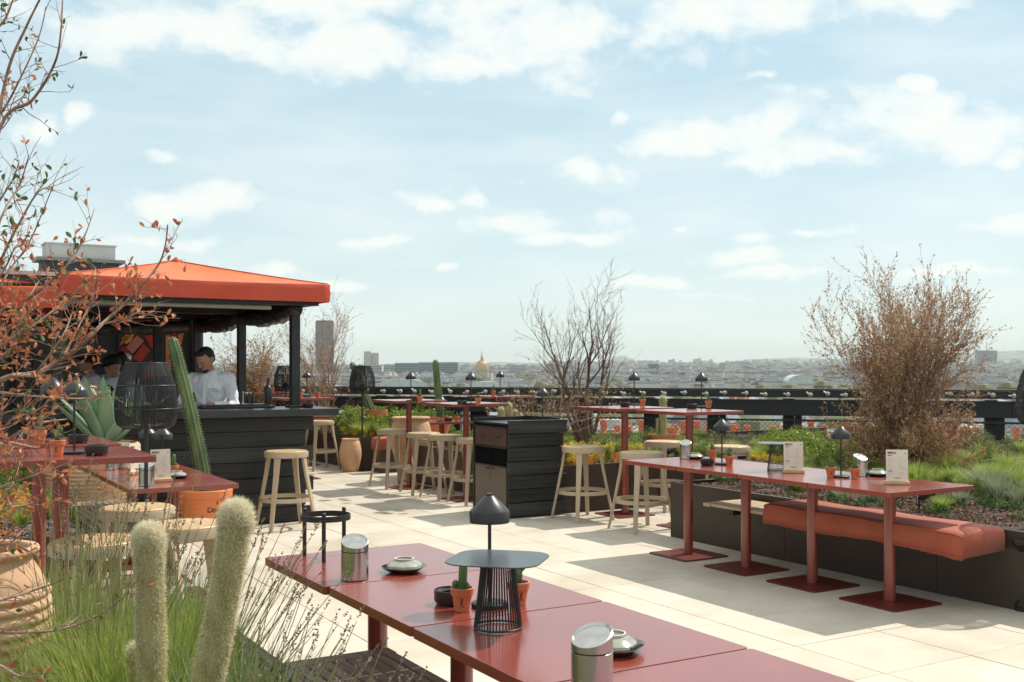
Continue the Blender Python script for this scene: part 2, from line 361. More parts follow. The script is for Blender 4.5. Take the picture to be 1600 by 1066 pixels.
# planter footprints (a0, a1, b0, b1) that pavers do not run under
FOOT = [(-7.44, 1, 6.05, 30), (-9.2, -7.44, 8.15, 30), (-12.85, -9.2, 6.05, 30), (-14.5, -12.85, 8.5, 30), (-30, -14.5, 6.05, 30),
        (-4.70, 3, -9, 1.19), (-9.3, -6.9, -9, 1.19)]
cells = []
SA, SB = 0.60, 0.65
for i in range(-26, 6):
    for j in range(-18, 10):
        a = -3.57 + SA * (i + .5); b_ = 4.25 + SB * (j + .5)
        p = P(a, b_)
        if p.y < 1.8 or p.y > rail_y(p.x) + .5 or abs(p.x) > 0.5 * p.y + 0.9: continue
        if a < -14.6 and b_ < 3.4: continue
        a0, a1, c0, c1 = a - SA / 2, a + SA / 2, b_ - SB / 2, b_ + SB / 2
        if any(a0 > f[0] - .02 and a1 < f[1] + .02 and c0 > f[2] - .02 and c1 < f[3] + .02 for f in FOOT): continue
        if -13.9 < a < -10.7 and b_ < 2.9: continue
        cells.append((p.length, a, b_))
cells.sort()
pavermeshes = []
def paver_mat(k, c):
    m = mat('cream_paver_%d' % k, (0.54 + c, 0.485 + c, 0.40 + c), (0.64 + c, 0.58 + c, 0.49 + c), rough=0.8, scale=2.6, bump=0.14, bscale=70, detail=10, contrast=(.28, .72))
    t = m.node_tree; N = t.nodes; L = t.links; b = N['Principled BSDF']; src = b.inputs['Base Color'].links[0].from_socket
    g = N.new('ShaderNodeNewGeometry')
    n1 = N.new('ShaderNodeTexNoise'); n1.inputs['Scale'].default_value = 1.1; n1.inputs['Detail'].default_value = 8; L.new(g.outputs['Position'], n1.inputs['Vector'])
    n2 = N.new('ShaderNodeTexNoise'); n2.inputs['Scale'].default_value = 26; n2.inputs['Detail'].default_value = 3; L.new(g.outputs['Position'], n2.inputs['Vector'])
    r1 = N.new('ShaderNodeValToRGB'); r1.color_ramp.elements[0].position = .46; r1.color_ramp.elements[1].position = .70; r1.color_ramp.elements[0].color = (1, 1, 1, 1); r1.color_ramp.elements[1].color = (.80, .77, .71, 1); L.new(n1.outputs[0], r1.inputs[0])
    r2 = N.new('ShaderNodeValToRGB'); r2.color_ramp.elements[0].position = .66; r2.color_ramp.elements[1].position = .74; r2.color_ramp.elements[0].color = (1, 1, 1, 1); r2.color_ramp.elements[1].color = (.62, .57, .50, 1); L.new(n2.outputs[0], r2.inputs[0])
    a = N.new('ShaderNodeMixRGB'); a.blend_type = 'MULTIPLY'; a.inputs[0].default_value = 1; L.new(src, a.inputs[1]); L.new(r1.outputs[0], a.inputs[2])
    d = N.new('ShaderNodeMixRGB'); d.blend_type = 'MULTIPLY'; d.inputs[0].default_value = .6; L.new(a.outputs[0], d.inputs[1]); L.new(r2.outputs[0], d.inputs[2]); L.new(d.outputs[0], b.inputs['Base Color'])
    return m
rr = random.Random(5)
for k in range(5):
    q = MB(); w, h, g, t = SA / 2 - .0022, SB / 2 - .0022, .0025, .03
    vs = [(-w, -h, -t), (w, -h, -t), (w, h, -t), (-w, h, -t), (-w, -h, -g), (w, -h, -g), (w, h, -g), (-w, h, -g),
          (-w + g, -h + g, 0), (w - g, -h + g, 0), (w - g, h - g, 0), (-w + g, h - g, 0)]
    fs = [(0, 1, 5, 4), (1, 2, 6, 5), (2, 3, 7, 6), (3, 0, 4, 7), (4, 5, 9, 8), (5, 6, 10, 9), (6, 7, 11, 10), (7, 4, 8, 11), (8, 9, 10, 11)]
    q.add(vs, fs); me = bpy.data.meshes.new('paver'); me.from_pydata(q.v, [], q.f); me.update()
    c = -.03 + k * .014
    me.materials.append(paver_mat(k, c))
    pavermeshes.append(me)
rest = MB()
for n, (_, a, b_) in enumerate(cells):
    dz = rr.uniform(-.0012, .0012)
    if n < 295:
        o = bpy.data.objects.new('paver', rr.choice(pavermeshes)); COL.objects.link(o); o.parent = floor
        o.location = (a, b_, dz); o.rotation_euler = (0, 0, rr.choice((0, pi)))
    else: rest.box((a, b_, -.015 + dz), (SA - .0045, SB - .0045, .03))
if rest.v: rest.build('paver', pavermeshes[2].materials[0], floor, kind='stuff')
q = MB(); rr3 = random.Random(44)
for i in range(230):
    if i < 150: a, b_ = rr3.uniform(-7.2, -3.0), 6.03 - abs(rr3.gauss(0, .16))
    elif i < 190: a, b_ = rr3.uniform(-10, -7), rr3.uniform(5.0, 6.0)
    else: a, b_ = rr3.uniform(-9, -3), rr3.uniform(2.2, 5)
    p = P(a, b_, .004); t_ = rr3.uniform(0, 6.28); l = rr3.uniform(.006, .022); q.leaf(p, (cos(t_) * l, sin(t_) * l, rr3.uniform(0, .006)), l * .25, Vector((-sin(t_), cos(t_), .2)))
o = q.build('fallen_leaves', leaf_tan); o['kind'] = 'stuff'; o['label'] = 'small dry leaves and crumbs scattered on the paving along the planters'
# ---- planters: folded sheet panels round a soil bed
def soil_grid(a0, a1, b0, b1, z, step=.14, amp=.02, name='soil', parent=None, m=soil, clip=True):
    q = MB(); na = int((a1 - a0) / step) + 1; nb = int((b1 - b0) / step) + 1; r = random.Random(int(a0 * 10))
    idx = {}
    for i in range(na + 1):
        for j in range(nb + 1):
            a = a0 + (a1 - a0) * i / na; b_ = b0 + (b1 - b0) * j / nb
            edge = i in (0, na) or j in (0, nb)
            idx[i, j] = len(q.v); q.v.append((a, b_, z + (0 if edge else r.uniform(-amp, amp))))
    for i in range(na):
        for j in range(nb):
            a = a0 + (a1 - a0) * (i + .5) / na; b_ = b0 + (b1 - b0) * (j + .5) / nb
            if clip:
                p = P(a, b_)
                if p.y > rail_y(p.x) + .25: continue
            q.f.append((idx[i, j], idx[i + 1, j], idx[i + 1, j + 1], idx[i, j + 1])); q.mi.append(0)
    return q.build(name, m, parent)
def panels(root, p0, p1, z0, z1, L=1.32, out=(0, 0)):
    """a run of sheet panels from p0 to p1 (local a,b), each a piece, with a folded rim"""
    dx, dy = p1[0] - p0[0], p1[1] - p0[1]; ln = sqrt(dx * dx + dy * dy); n = max(1, round(ln / L)); ang = atan2(dy, dx)
    for k in range(n):
        q = MB(); l = ln / n - .003
        q.box((0, 0, (z1 - z0) / 2), (l, .012, z1 - z0)).box((0, .021, z1 - z0 - .004), (l, .030, .006))
        o = q.build('panel', bronze, root, bevel=.0015); t = (k + .5) / n
        o.location = (p0[0] + dx * t, p0[1] + dy * t, z0); o.rotation_euler = (0, 0, ang)
def planter(label, a0, a1, b0, b1, faces, soilm=soil, z=.49):
    t = thing('planter', label, 'planter', (0, 0, 0), YAW, 'bronze sheet planters round the terrace')
    for fc in faces:
        if fc == 'front': panels(t, (a0, b0 + .006), (a1, b0 + .006), .0, z)
        if fc == 'near': panels(t, (a1 - .006, b0 + .015), (a1 - .006, b1), .0, z)
        if fc == 'far': panels(t, (a0 + .006, b1), (a0 + .006, b0 + .015), .0, z)
        if fc == 'back': panels(t, (a1, b1 - .006), (a0, b1 - .006), .0, z)
    soil_grid(a0 + .02, a1 - .02, b0 + .02, b1, z - .035, parent=t, m=soilm)
    return t
planter('long bronze planter behind the bench at the right, with shrubs and grasses', -7.44, -.5, 6.05, 12.5, ['front', 'far'])
planter('set back bronze planter behind the two high tables in the right hand recess', -9.18, -7.46, 8.15, 14.5, ['front'])
planter('bronze planter with yellow and orange sedum behind the black service cabinet', -12.85, -9.2, 6.05, 13.8, ['front', 'near', 'far'])
planter('bronze planter far back beyond the big ribbed urn', -14.48, -12.87, 8.5, 10.5, ['front'])
planter('bronze planter beside the small round urn, full of green and yellow plants', -17.2, -14.5, 6.05, 9.5, ['front', 'near'])
planter('low bronze planter beyond the bar with a twiggy hedge', -19.6, -17.5, 3.2, 5.95, ['near', 'back'])
planter('near left bronze planter with lavender and woolly cacti', -4.70, 0.2, -3.2, 1.19, ['back', 'far'], gravel)
planter('left bronze planter with gravel and yellow plants behind the high tables', -9.3, -6.9, -3.0, 1.19, ['back', 'near', 'far'], gravel)
# ---- railing
t = thing('railing', 'black steel terrace railing with two beams and chain link mesh', 'railing', (-2.7, 18.0, 0), atan(RAILK))
X0, X1 = -3.6, 12.5
k = 0
xs = [X0 + i * 2.3 for i in range(8)]
for i in range(7):
    MB().box(((xs[i] + xs[i + 1]) / 2, 0, 1.125), (2.296, .16, .13)).build('top_beam', blackmetal, t, bevel=.006)
    MB().box(((xs[i] + xs[i + 1]) / 2, .02, .905), (2.296, .10, .24)).build('lower_beam', darkframe, t, bevel=.006)
    MB().box(((xs[i] + xs[i + 1]) / 2, .02, .715), (2.296, .03, .03)).build('mid_bar', blackmetal, t)
def rail_local(px):   # x on the rail for a photo column
    s = (px - 800) / F; # x = s*y, y = 18 + k(x+2.7)
    y = (18 + RAILK * 2.7) / (1 - RAILK * s); x = s * y
    return (x + 2.7) / cos(atan(RAILK))
for px in (470, 592, 697, 740, 788, 903, 1013, 1113, 1232, 1395, 1550, 1720):
    x = rail_local(px)
    MB().box((x, .125, .52), (.17, .10, 1.04)).box((x, .125, .02), (.26, .22, .03)).build('post', darkframe, t, bevel=.004)
    MB().box((x + .14, .20, .50), (.10, .12, .98)).build('brace_post', blackmetal, t, bevel=.004)
q = MB(); s = .075; z0, z1 = .10, .70; n = int((X1 - X0) / s)
for i in range(-9, n):
    for sg in (1, -1):
        xa = X0 + i * s; xb = xa + (z1 - z0)
        if sg < 0: pa, pb = (xb, 0.0, z0), (xa, 0.0, z1)
        else: pa, pb = (xa, .004, z0), (xb, .004, z1)
        q.tube([pa, pb], .0028, 3, cap=False)
q.build('chain_link_mesh', blackmetal, t, kind='stuff')
# string lights clipped along the top beam
ls = thing('string_lights', 'string of clear bulbs clipped along the black railing', 'string lights', (-2.7, 18.0, 0), atan(RAILK))
pts = []; r = random.Random(3)
bulbs = []
x = X0 + .3
while x < X1:
    bulbs.append(x); x += .285 + r.uniform(-.05, .05)
for x in bulbs: pts += [(x - .1, -.10, 1.17), (x, -.11, 1.15)]
MB().tube(pts, .006, 4).build('cable', blackmetal, ls)
bq = MB().ball((0, 0, 0), .036, 10, 7); me = None
sock = MB().tube([(0, 0, .028), (.004, 0, .075)], [.014, .013], 8)
fil = mat('warm_filament', (0.85, 0.58, 0.28), rough=.3, trans=.3)
for i, x in enumerate(bulbs):
    rot = (r.uniform(-.7, .2), r.uniform(-1.9, -.9), 0)
    if i == 0:
        b0 = bq.build('bulb', bulb_m, ls, smooth='all'); s0 = sock.build('socket', socket_m, b0, smooth=True)
        f0 = MB().ball((0, 0, .002), (.017, .017, .022), 6, 5).build('filament', fil, b0); b = b0
    else:
        b = b0.copy(); COL.objects.link(b)
        for c in (s0, f0): c2 = c.copy(); COL.objects.link(c2); c2.parent = b
    b.location = (x, -.16, 1.115 + r.uniform(-.02, .012)); b.rotation_euler = rot
# ---- dark service building at the left rear
t = thing('service_building', 'dark grey rooftop building behind the bar with a pale plant room on top', 'building', (0, 0, 0), YAW)
MB().box((-16.1, -1.3, 1.33), (3.0, 10.06, 2.66)).build('wall', wallgrey, t)
MB().box((-16.1, -1.3, 2.69), (3.06, 10.12, .05)).build('parapet_cap', palegrey, t)
MB().box((-18.1, 2.73, 2.9), (.5, 1.12, .62)).build('plant_room', wallgrey, t)
MB().box((-18.1, 2.73, 3.19), (.62, 1.3, .05)).build('roof_edge', mat('roof_edge_grey', (.2, .2, .2), rough=.5), t)
MB().box((-18.1, 2.73, 3.32), (.46, 1.02, .22)).build('pale_block', palegrey, t)
MB().box((-18.1, 2.73, 3.44), (.5, 1.06, .02)).build('block_cap', palegrey, t)
for i in range(3):
    for j in range(4):
        MB().box((-14.59, .55 + i * .74, .30 + j * .56), (.02, .73, .55)).build('wall_panel', panelgrey, t, bevel=.003)
MB().box((-14.5, 3.68, 1.2), (.14, .12, 2.4)).build('corner_post', mat('corner_grey', (.10, .10, .105), rough=.5), t)
for (b_, w) in ((-1.2, .8), (-.3, .75)):
    MB().box((-14.58, b_, 1.05), (.03, w, 2.1)).build('door', mat('dark_door', (.045, .045, .05), rough=.35), t, bevel=.004)
    MB().box((-14.55, b_ + w / 2 - .08, 1.05), (.03, .02, .4)).build('handle', steel, t)
# mural: painted panels cut as angular pieces
mc = [mat('mural_red', (.50, .045, .03), rough=.6), mat('mural_pink', (.62, .20, .16), rough=.6), mat('mural_orange', (.66, .20, .06), rough=.6),
      mat('mural_yellow', (.72, .42, .04), rough=.6), mat('mural_deep_red', (.38, .03, .025), rough=.6)]
mu = thing('mural', 'mural of angular red, pink and yellow shapes on the dark wall', 'mural', P(-14.55, 0, 0), YAW)
MB().box((-.012, 3.16, 1.55), (.02, .98, 1.25)).build('backing_board', mat('mural_ground', (.045, .035, .035), rough=.6), mu)
polys = [((186, 541), (197, 533), (207, 525), (196, 522), 2), ((190, 528), (210, 522), (205, 533), (197, 538), 3), ((197, 543), (214, 524), (225, 533), (207, 553), 1),
         ((189, 542), (194, 541), (205, 554), (189, 555), 4), ((207, 560), (224, 537), (234, 547), (221, 566), 0), ((225, 524), (246, 524), (247, 546), (237, 544), 0),
         ((232, 565), (247, 556), (247, 566), (235, 567), 4), ((206, 567), (220, 568), (214, 590), (200, 585), 2), ((222, 570), (247, 569), (247, 590), (224, 592), 0),
         ((259, 524), (266, 523), (264, 560), (259, 562), 2), ((268, 522), (275, 520), (278, 540), (270, 548), 4), ((278, 523), (287, 520), (284, 538), (277, 540), 2), ((275, 541), (286, 546), (279, 556), (274, 552), 1),
         ((259, 563), (266, 560), (268, 580), (259, 585), 1), ((190, 557), (204, 557), (200, 580), (190, 578), 0), ((241, 500), (256, 505), (250, 521), (236, 520), 1), ((205, 505), (235, 500), (230, 520), (210, 518), 4), ((262, 505), (285, 500), (287, 516), (264, 520), 0)]
q = None
for pl in polys:
    pts2 = []
    for (px, py) in pl[:4]:
        s = (px - 800) / F; a = -14.54
        b_ = (s * (-U.y * 0 + 0.8601 * 14.54) + .5101 * 14.54) / (.8601 - s * .5101)
        Yy = .8601 * 14.54 + .5101 * b_; pts2.append((b_, CAMH - (py - 575) / F * Yy))
    ar = sum(pts2[i][0] * pts2[(i + 1) % 4][1] - pts2[(i + 1) % 4][0] * pts2[i][1] for i in range(4))
    if ar < 0: pts2.reverse()
    q = MB(); vs = [(.0, p[0], p[1]) for p in pts2] + [(.012, p[0], p[1]) for p in pts2]
    q.add(vs, [(3, 2, 1, 0), (4, 5, 6, 7), (0, 1, 5, 4), (1, 2, 6, 5), (2, 3, 7, 6), (3, 0, 4, 7)])
    o = q.build('painted_shape', mc[pl[4]], mu)
# ================================================================== BAR KIOSK
bar = thing('bar_counter', 'long black bar counter clad in charred boards under the orange canopy', 'bar counter', (0, 0, 0), YAW)
r = random.Random(11)
MB().box((-10.37, 1.75, .52), (.58, 3.7, 1.03)).build('carcass', blackmetal, bar)
z = .012
hs = [.145, .15, .14, .155, .145, .15, .135]
for i, h in enumerate(hs):
    ext = .0 if i % 2 else .075
    # boards in two lengths, each a piece
    cut = [1.2, 1.9, 1.5, 2.2, 1.35, 2.0, 1.6][i]
    for (b0, b1) in ((-.1, cut - .002), (cut + .002, 3.60 + ext)):
        q = MB(); nseg = 14; th = .035 + (.012 if i % 2 == 0 else 0)
        vs = []; 
        for s_ in range(nseg + 1):
            bb = b0 + (b1 - b0) * s_ / nseg; e1 = r.uniform(-.003, .003); e2 = r.uniform(-.003, .003); 
            for (aa, zz) in ((-10.075, z), (-10.075, z + h - .008), (-10.075 + th, z + h - .008 + e1), (-10.075 + th + r.uniform(0, .003), z + h / 2), (-10.075 + th, z + e2)):
                vs.append((aa, bb, zz))
        fs = []
        for s_ in range(nseg):
            for k in range(5): fs.append((s_ * 5 + k, (s_ + 1) * 5 + k, (s_ + 1) * 5 + (k + 1) % 5, s_ * 5 + (k + 1) % 5))
        fs += [tuple(range(5)), tuple(reversed(range(nseg * 5, nseg * 5 + 5)))]
        q.add(vs, fs); q.build('board', char if (i * 2 + (b0 > 0)) % 3 else char2, bar)
    z += h
MB().box((-10.30, 1.82, 1.068), (.78, 4.16, .068)).build('countertop', blackgloss, bar, bevel=.004)
# side return and back counter of the bar
MB().box((-11.6, 3.35, .46), (1.9, .5, .92)).box((-11.6, 3.35, .94), (1.94, .56, .04)).build('return_counter', blackgloss, bar, bevel=.004)
MB().box((-13.7, 1.6, .46), (.6, 2.6, .92)).build('back_counter', blackmetal, bar)
canopy = thing('canopy', 'orange pyramid canopy with a red valance on black posts over the bar', 'canopy', (0, 0, 0), YAW)
def pyramid(a0, a1, b0, b1, z0=2.325, zt=2.585):
    q = MB(); n = 8; ca, cb = (a0 + a1) / 2, (b0 + b1) / 2
    per = []
    for i in range(n): per.append((a0 + (a1 - a0) * i / n, b0))
    for i in range(n): per.append((a1, b0 + (b1 - b0) * i / n))
    for i in range(n): per.append((a1 - (a1 - a0) * i / n, b1))
    for i in range(n): per.append((a0, b1 - (b1 - b0) * i / n))
    rings = [0, .04, .12, .3, .5, .7, .85, .96]
    vs = []
    for rg in rings:
        for k, (a, b_) in enumerate(per):
            e = (k % n) / n; sag = -.045 * sin(pi * e) * sin(pi * min(1, rg * 1.1)) - .014 * sin(pi * e) * (rg < .05)
            h = (rg ** 1.12) * (zt - z0)
            vs.append((a + (ca - a) * rg, b_ + (cb - b_) * rg, z0 + h + sag))
    vs.append((ca, cb, zt)); m_ = len(per); fs = []
    for j in range(len(rings) - 1):
        for k in range(m_): fs.append((j * m_ + k, j * m_ + (k + 1) % m_, (j + 1) * m_ + (k + 1) % m_, (j + 1) * m_ + k))
    for k in range(m_): fs.append(((len(rings) - 1) * m_ + k, (len(rings) - 1) * m_ + (k + 1) % m_, len(vs) - 1))
    q.add(vs, fs); q.build('canvas_top', canopy_m, canopy, smooth=True)
    for (xa, ya) in ((a0, b0), (a1, b0), (a1, b1), (a0, b1)):
        MB().tube([(xa + (ca - xa) * f, ya + (cb - ya) * f, z0 + (f ** 1.12) * (zt - z0) + .004) for f in (.01, .1, .25, .4, .6, .8, .99)], .0055, 6).build('seam', valance_m, canopy, smooth='all')
    MB().lathe([(.05, -.01), (.045, .02), (.012, .05), (.001, .055)], (ca, cb, zt - .012), n=16).build('peak_cap', valance_m, canopy, smooth=True)
    # valance: a hanging band with shallow waves
    q = MB(); vs = []; N = 40; rv = random.Random(int(a0 * 7 + b0 * 3))
    ph = rv.uniform(0, 6)
    for k in range(4 * N):
        s_ = k // N; e = (k % N) / N
        a, b_ = [(a0 + (a1 - a0) * e, b0), (a1, b0 + (b1 - b0) * e), (a1 - (a1 - a0) * e, b1), (a0, b1 - (b1 - b0) * e)][s_]
        na, nb_ = [(0, -1), (1, 0), (0, 1), (-1, 0)][s_]
        for (zz, off) in ((0, .0), (-.006, .005), (-.05, .006 + .004 * sin(k * .5 + ph)), (-.11, .004 + .008 * sin(k * .33 + ph)), (-.178, .0 + .010 * sin(k * .33 + ph + .4))):
            vs.append((a + na * off, b_ + nb_ * off, z0 + zz - (.014 * sin(pi * e)) * (zz > -.1)))
    fs = []
    for k in range(4 * N):
        k2 = (k + 1) % (4 * N)
        for j in range(4): fs.append((k * 5 + j, k2 * 5 + j, k2 * 5 + j + 1, k * 5 + j + 1))
    q.add(vs, fs); q.build('valance', valance_m, canopy, smooth='all')
for (a0, a1) in ((-12.14, -9.99), (-14.3, -12.15)):
    for (b0, b1) in ((1.36, 3.83), (-1.12, 1.35)):
        pyramid(a0, a1, b0, b1, *((2.325, 2.585) if b0 > 0 else (2.20, 2.46)))
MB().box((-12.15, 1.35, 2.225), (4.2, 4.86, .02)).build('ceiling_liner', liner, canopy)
for (a, b_) in ((-10.36, 3.60), (-12.20, 3.60), (-14.2, 3.60), (-12.2, 2.66), (-10.36, 1.38), (-14.2, 1.38), (-12.2, -.9)):
    zb = 1.102 if a > -11 and b_ > 3 else 0
    z0 = zb if (a > -11) else 0
    q = MB().box((a, b_, (z0 + 2.2) / 2), (.088, .088, 2.2 - z0)).box((a, b_, z0 + .012), (.15, .15, .024))
    q.build('post', darkframe, canopy, bevel=.004)
for a in (-10.12, -12.14, -14.2): MB().box((a, 1.4, 2.16), (.08, 4.7, .09)).build('beam', darkframe, canopy)
for b_ in (3.72, 1.36, -1.0): MB().box((-12.15, b_, 2.155), (4.0, .07, .07)).build('beam', darkframe, canopy)
MB().tube([(-10.20, -.8, 2.095), (-10.20, 3.3, 2.095)], .026, 10).build('light_tube', mat('tube_grey', (.32, .30, .28), rough=.4), canopy, smooth=True)
def rolled(p0, p1, sag, name='rolled_curtain'):
    q = MB(); pts = []; rad = []; n = 60; r2 = random.Random(4)
    for i in range(n + 1):
        t_ = i / n; bay = abs(sin(pi * t_ * 2)); pts.append((p0[0] + (p1[0] - p0[0]) * t_, p0[1] + (p1[1] - p0[1]) * t_ + r2.uniform(-.008, .008), p0[2] + (p1[2] - p0[2]) * t_ - sag * bay))
        rad.append(.075 + .012 * sin(i * 1.7) + r2.uniform(-.008, .012))
    q.tube(pts, rad, 10); return q.build(name, mat('rolled_plastic', (.018, .014, .014), (.06, .045, .04), rough=.25, scale=9, stretch=(1, 1, 4), bump=.7, bscale=14), canopy, smooth='all')
rolled((-10.30, 3.60, 2.09), (-14.1, 3.60, 2.06), .05)
rolled((-14.15, 3.5, 2.05), (-14.15, -.8, 2.05), .05)
MB().tube([(-12.1, 1.4, 2.14), (-10.2, 2.6, 2.12)], .018, 8).build('stay_rod', mat('tube_grey', (.32, .30, .28)), canopy)
# ---- things on the bar
t = thing('candle_tray', 'clear glass holder of pale candles standing on the bar by the post', 'candle holder', P(-10.47, 3.16, 1.139))
MB().lathe([(.001, .0), (.055, .002), (.055, .13), (.052, .13), (.052, .006), (.001, .005)], n=20).build('glass_jar', glass, t, smooth=True)
for i in range(5): MB().lathe([(.017, .008), (.017, .11 + .008 * (i % 2))], (.031 * cos(i * 1.26), .031 * sin(i * 1.26), 0), n=10).build('candle', candle, t, smooth=True)
t = thing('soap_bottle', 'black bottle with a narrow neck beside the candles on the bar', 'bottle', P(-10.47, 3.36, 1.139))
MB().lathe([(.001, 0), (.038, .002), (.040, .01), (.040, .14), (.034, .165), (.014, .185), (.012, .215)], n=20).build('body', blackmetal, t, smooth=True)
MB().lathe([(.016, .212), (.016, .235), (.012, .262), (.001, .264)], n=12).build('cap', blackmetal, t, smooth=True)
t = tag(MB().box((0, 0, .012), (.32, .72, .024)).box((0, 0, .03), (.26, .64, .012)).build('service_tray', blackmetal, None, bevel=.006), 'flat black tray lying on the bar top behind the candles', 'tray')
t.location = P(-10.55, 3.20, 1.1025) + V * .0; t.location = P(-10.56, 3.05, 1.102); t.rotation_euler = (0, 0, YAW)
# lift the candles and bottle clear of the tray: they stand at its front edge
# ================================================================== SERVICE CABINET
cab = thing('service_cabinet', 'black service cabinet clad in charred boards with bronze doors', 'cabinet', (0, 0, 0), YAW)
A0, A1, B0, B1 = -9.85, -9.14, 5.37, 6.0
MB().box(((A0 + A1) / 2, (B0 + B1) / 2 + .02, .47), (A1 - A0 - .06, B1 - B0 - .08, .90)).build('carcass', blackmetal, cab)
MB().box(((A0 + A1) / 2, (B0 + B1) / 2, .935), (A1 - A0 - .02, B1 - B0 - .02, .02)).build('worktop', blackgloss, cab)
r = random.Random(2); z = .012
for i in range(7):
    h = .138; e = 0.03 if i % 2 == 0 else 0
    q = MB().box((A1 + .0 + e * .35, (B0 + B1) / 2 + .012 + e * .6, z + h / 2), (.034, B1 - B0 + .02 + e * 1.2, h - .007))
    q.build('board', char if i % 3 else char2, cab, bevel=.003)
    MB().box(((A0 + A1) / 2 - .02, B1 + .018, z + h / 2), (A1 - A0 - .06, .03, h - .007)).build('board', char, cab, bevel=.003)
    z += h
for (a, b_, dx, dy) in ((A0 + .005, (B0 + B1) / 2, .028, B1 - B0), ): MB().box((a, b_, .49), (dx, dy, .98)).build('side_panel', blackmetal, cab)
MB().box(((A0 + A1) / 2, B1 - .01, .965), (A1 - A0 - .05, .024, .05)).build('rim', blackmetal, cab)
cabdoor = mat('bronze_door', (.115, .085, .062), (.14, .105, .08), rough=.3, scale=1.5)
cabdraw = mat('brown_drawer', (.075, .034, .028), (.09, .045, .036), rough=.4, scale=3)
for i in range(2):
    w = (A1 - A0 - .07) / 2; a = A0 + .035 + w * (i + .5)
    d = MB().box((a, B0 + .012, .27), (w - .004, .02, .46)).build('door', cabdoor, cab, bevel=.002)
    MB().box((a + (w / 2 - .05) * (1 if i == 0 else -1), B0 - .002, .475), (.055, .012, .012)).build('handle', blackmetal, d)
    d = MB().box((a, B0 + .012, .80), (w - .004, .02, .185)).build('drawer', cabdraw, cab, bevel=.002)
    MB().box((a, B0 - .002, .80), (.06, .012, .012)).build('handle', blackmetal, d)
    MB().box((a, B0 + .026, .60), (w - .012, .012, .17)).build('niche_shade_panel', mat('niche_shade_black', (.004, .004, .004), rough=.95, spec=.1), cab)  # near-black panel in place of a recess, its shade put into the colour
for zz in (.505, .695, .90): MB().box(((A0 + A1) / 2, B0 + .010, zz), (A1 - A0 - .03, .024, .014)).build('divider', blackmetal, cab)
# ================================================================== CITY
GZ = -34
mb = MB(); mb.add([(-14000, -400, GZ), (14000, -400, GZ), (14000, 12000, GZ), (-14000, 12000, GZ)], [(0, 1, 2, 3)])
structure(mb, 'ground', mat('city_ground', (.10, .10, .09), (.20, .19, .17), rough=.9, scale=.02))
wallm = [mat('limestone_wall_%d' % i, c, c2, rough=.85, scale=.25, stretch=(1, 1, 3), contrast=(.4, .6)) for i, (c, c2) in enumerate((((.50, .45, .37), (.40, .36, .30)), ((.58, .55, .49), (.48, .45, .40)), ((.38, .34, .29), (.30, .27, .23)), ((.62, .60, .56), (.5, .48, .44))))]
roofm = [mat('zinc_roof_%d' % i, c, c2, rough=.45, scale=.5) for i, (c, c2) in enumerate((((.20, .22, .24), (.28, .30, .32)), ((.10, .11, .12), (.16, .17, .18)), ((.30, .31, .31), (.40, .40, .40))))]
winm = mat('dark_window', (.035, .04, .05), rough=.2)
chim = mat('chimney_render', (.46, .40, .31), (.34, .29, .23), rough=.9, scale=.8)
def mansard(q, w, d, h, rh, ins):
    """walls then a mansard roof on top, returns nothing; materials 0 wall 1 roof"""
    q.cur = 0; q.box((0, 0, h / 2), (w, d, h)); q.cur = 1
    x, y = w / 2 + .3, d / 2 + .3; x2, y2 = w / 2 - ins, d / 2 - ins; x3 = max(x2 - 3, .5); 
    vs = [(-x, -y, h + .02), (x, -y, h + .02), (x, y, h + .02), (-x, y, h + .02), (-x2, -y2, h + rh * .7), (x2, -y2, h + rh * .7), (x2, y2, h + rh * .7), (-x2, y2, h + rh * .7), (-x3, 0, h + rh), (x3, 0, h + rh)]
    fs = [(0, 1, 5, 4), (1, 2, 6, 5), (2, 3, 7, 6), (3, 0, 4, 7), (4, 5, 9, 8), (6, 7, 8, 9), (5, 6, 9), (7, 4, 8), (3, 2, 1, 0)]
    q.add(vs, fs)
r = random.Random(21)
# near roofs with rows of clay chimney pots
def near_building(x, y, rot, w, d, ztop, wi, ri, label, nst=3, rh=3.2, grp='neighbouring rooftops just beyond the railing'):
    t = thing('town_house', label, 'building', (x, y, GZ), rot, None)
    if grp: t['group'] = grp
    h = ztop - GZ - rh
    q = MB(); q.box((0, 0, h / 2), (w, d, h)); q.build('wall', wallm[wi], t)
    q = MB(); mansard(q, w, d, h, rh, 1.6); q2 = MB(); q2.v = q.v[8:]; q2.f = [tuple(i - 8 for i in f) for f in q.f[6:]]; q2.mi = [0] * len(q2.f)
    rf = q2.build('roof', roofm[ri], t)
    q = MB()
    for i in range(int(w / 2.6)):
        xx = -w / 2 + 1.6 + i * 2.6
        for fl in range(4): q.box((xx, -d / 2 - .02, h - 1.9 - fl * 3.1), (1.1, .12, 1.9))
        q.box((xx, -d / 2 + .35, h + 1.05), (1.1, .9, 1.5))
    q.build('window', winm, t, kind='stuff')
    for i in range(nst):
        xx = -w / 2 + w * (i + .5) / nst + r.uniform(-1, 1); sw = r.uniform(1.5, 2.6)
        c = MB().box((xx, r.uniform(-.5, .5), h + rh * .55 + .8), (sw, .7, rh * .9)).build('chimney', chim, rf)
        q = MB(); n = int(sw / .36)
        yy = c.data.vertices[0].co.y + .35; zt = h + rh * .55 + .8 + rh * .45
        for k in range(n):
            hh = r.choice((.55, .75, .75, .95)); q.lathe([(.13, 0), (.10, hh * .8), (.13, hh * .82), (.12, hh)], (xx - sw / 2 + (k + .5) * sw / n, yy, zt), n=8)
        q.build('chimney_pot', terra, rf, kind='stuff')
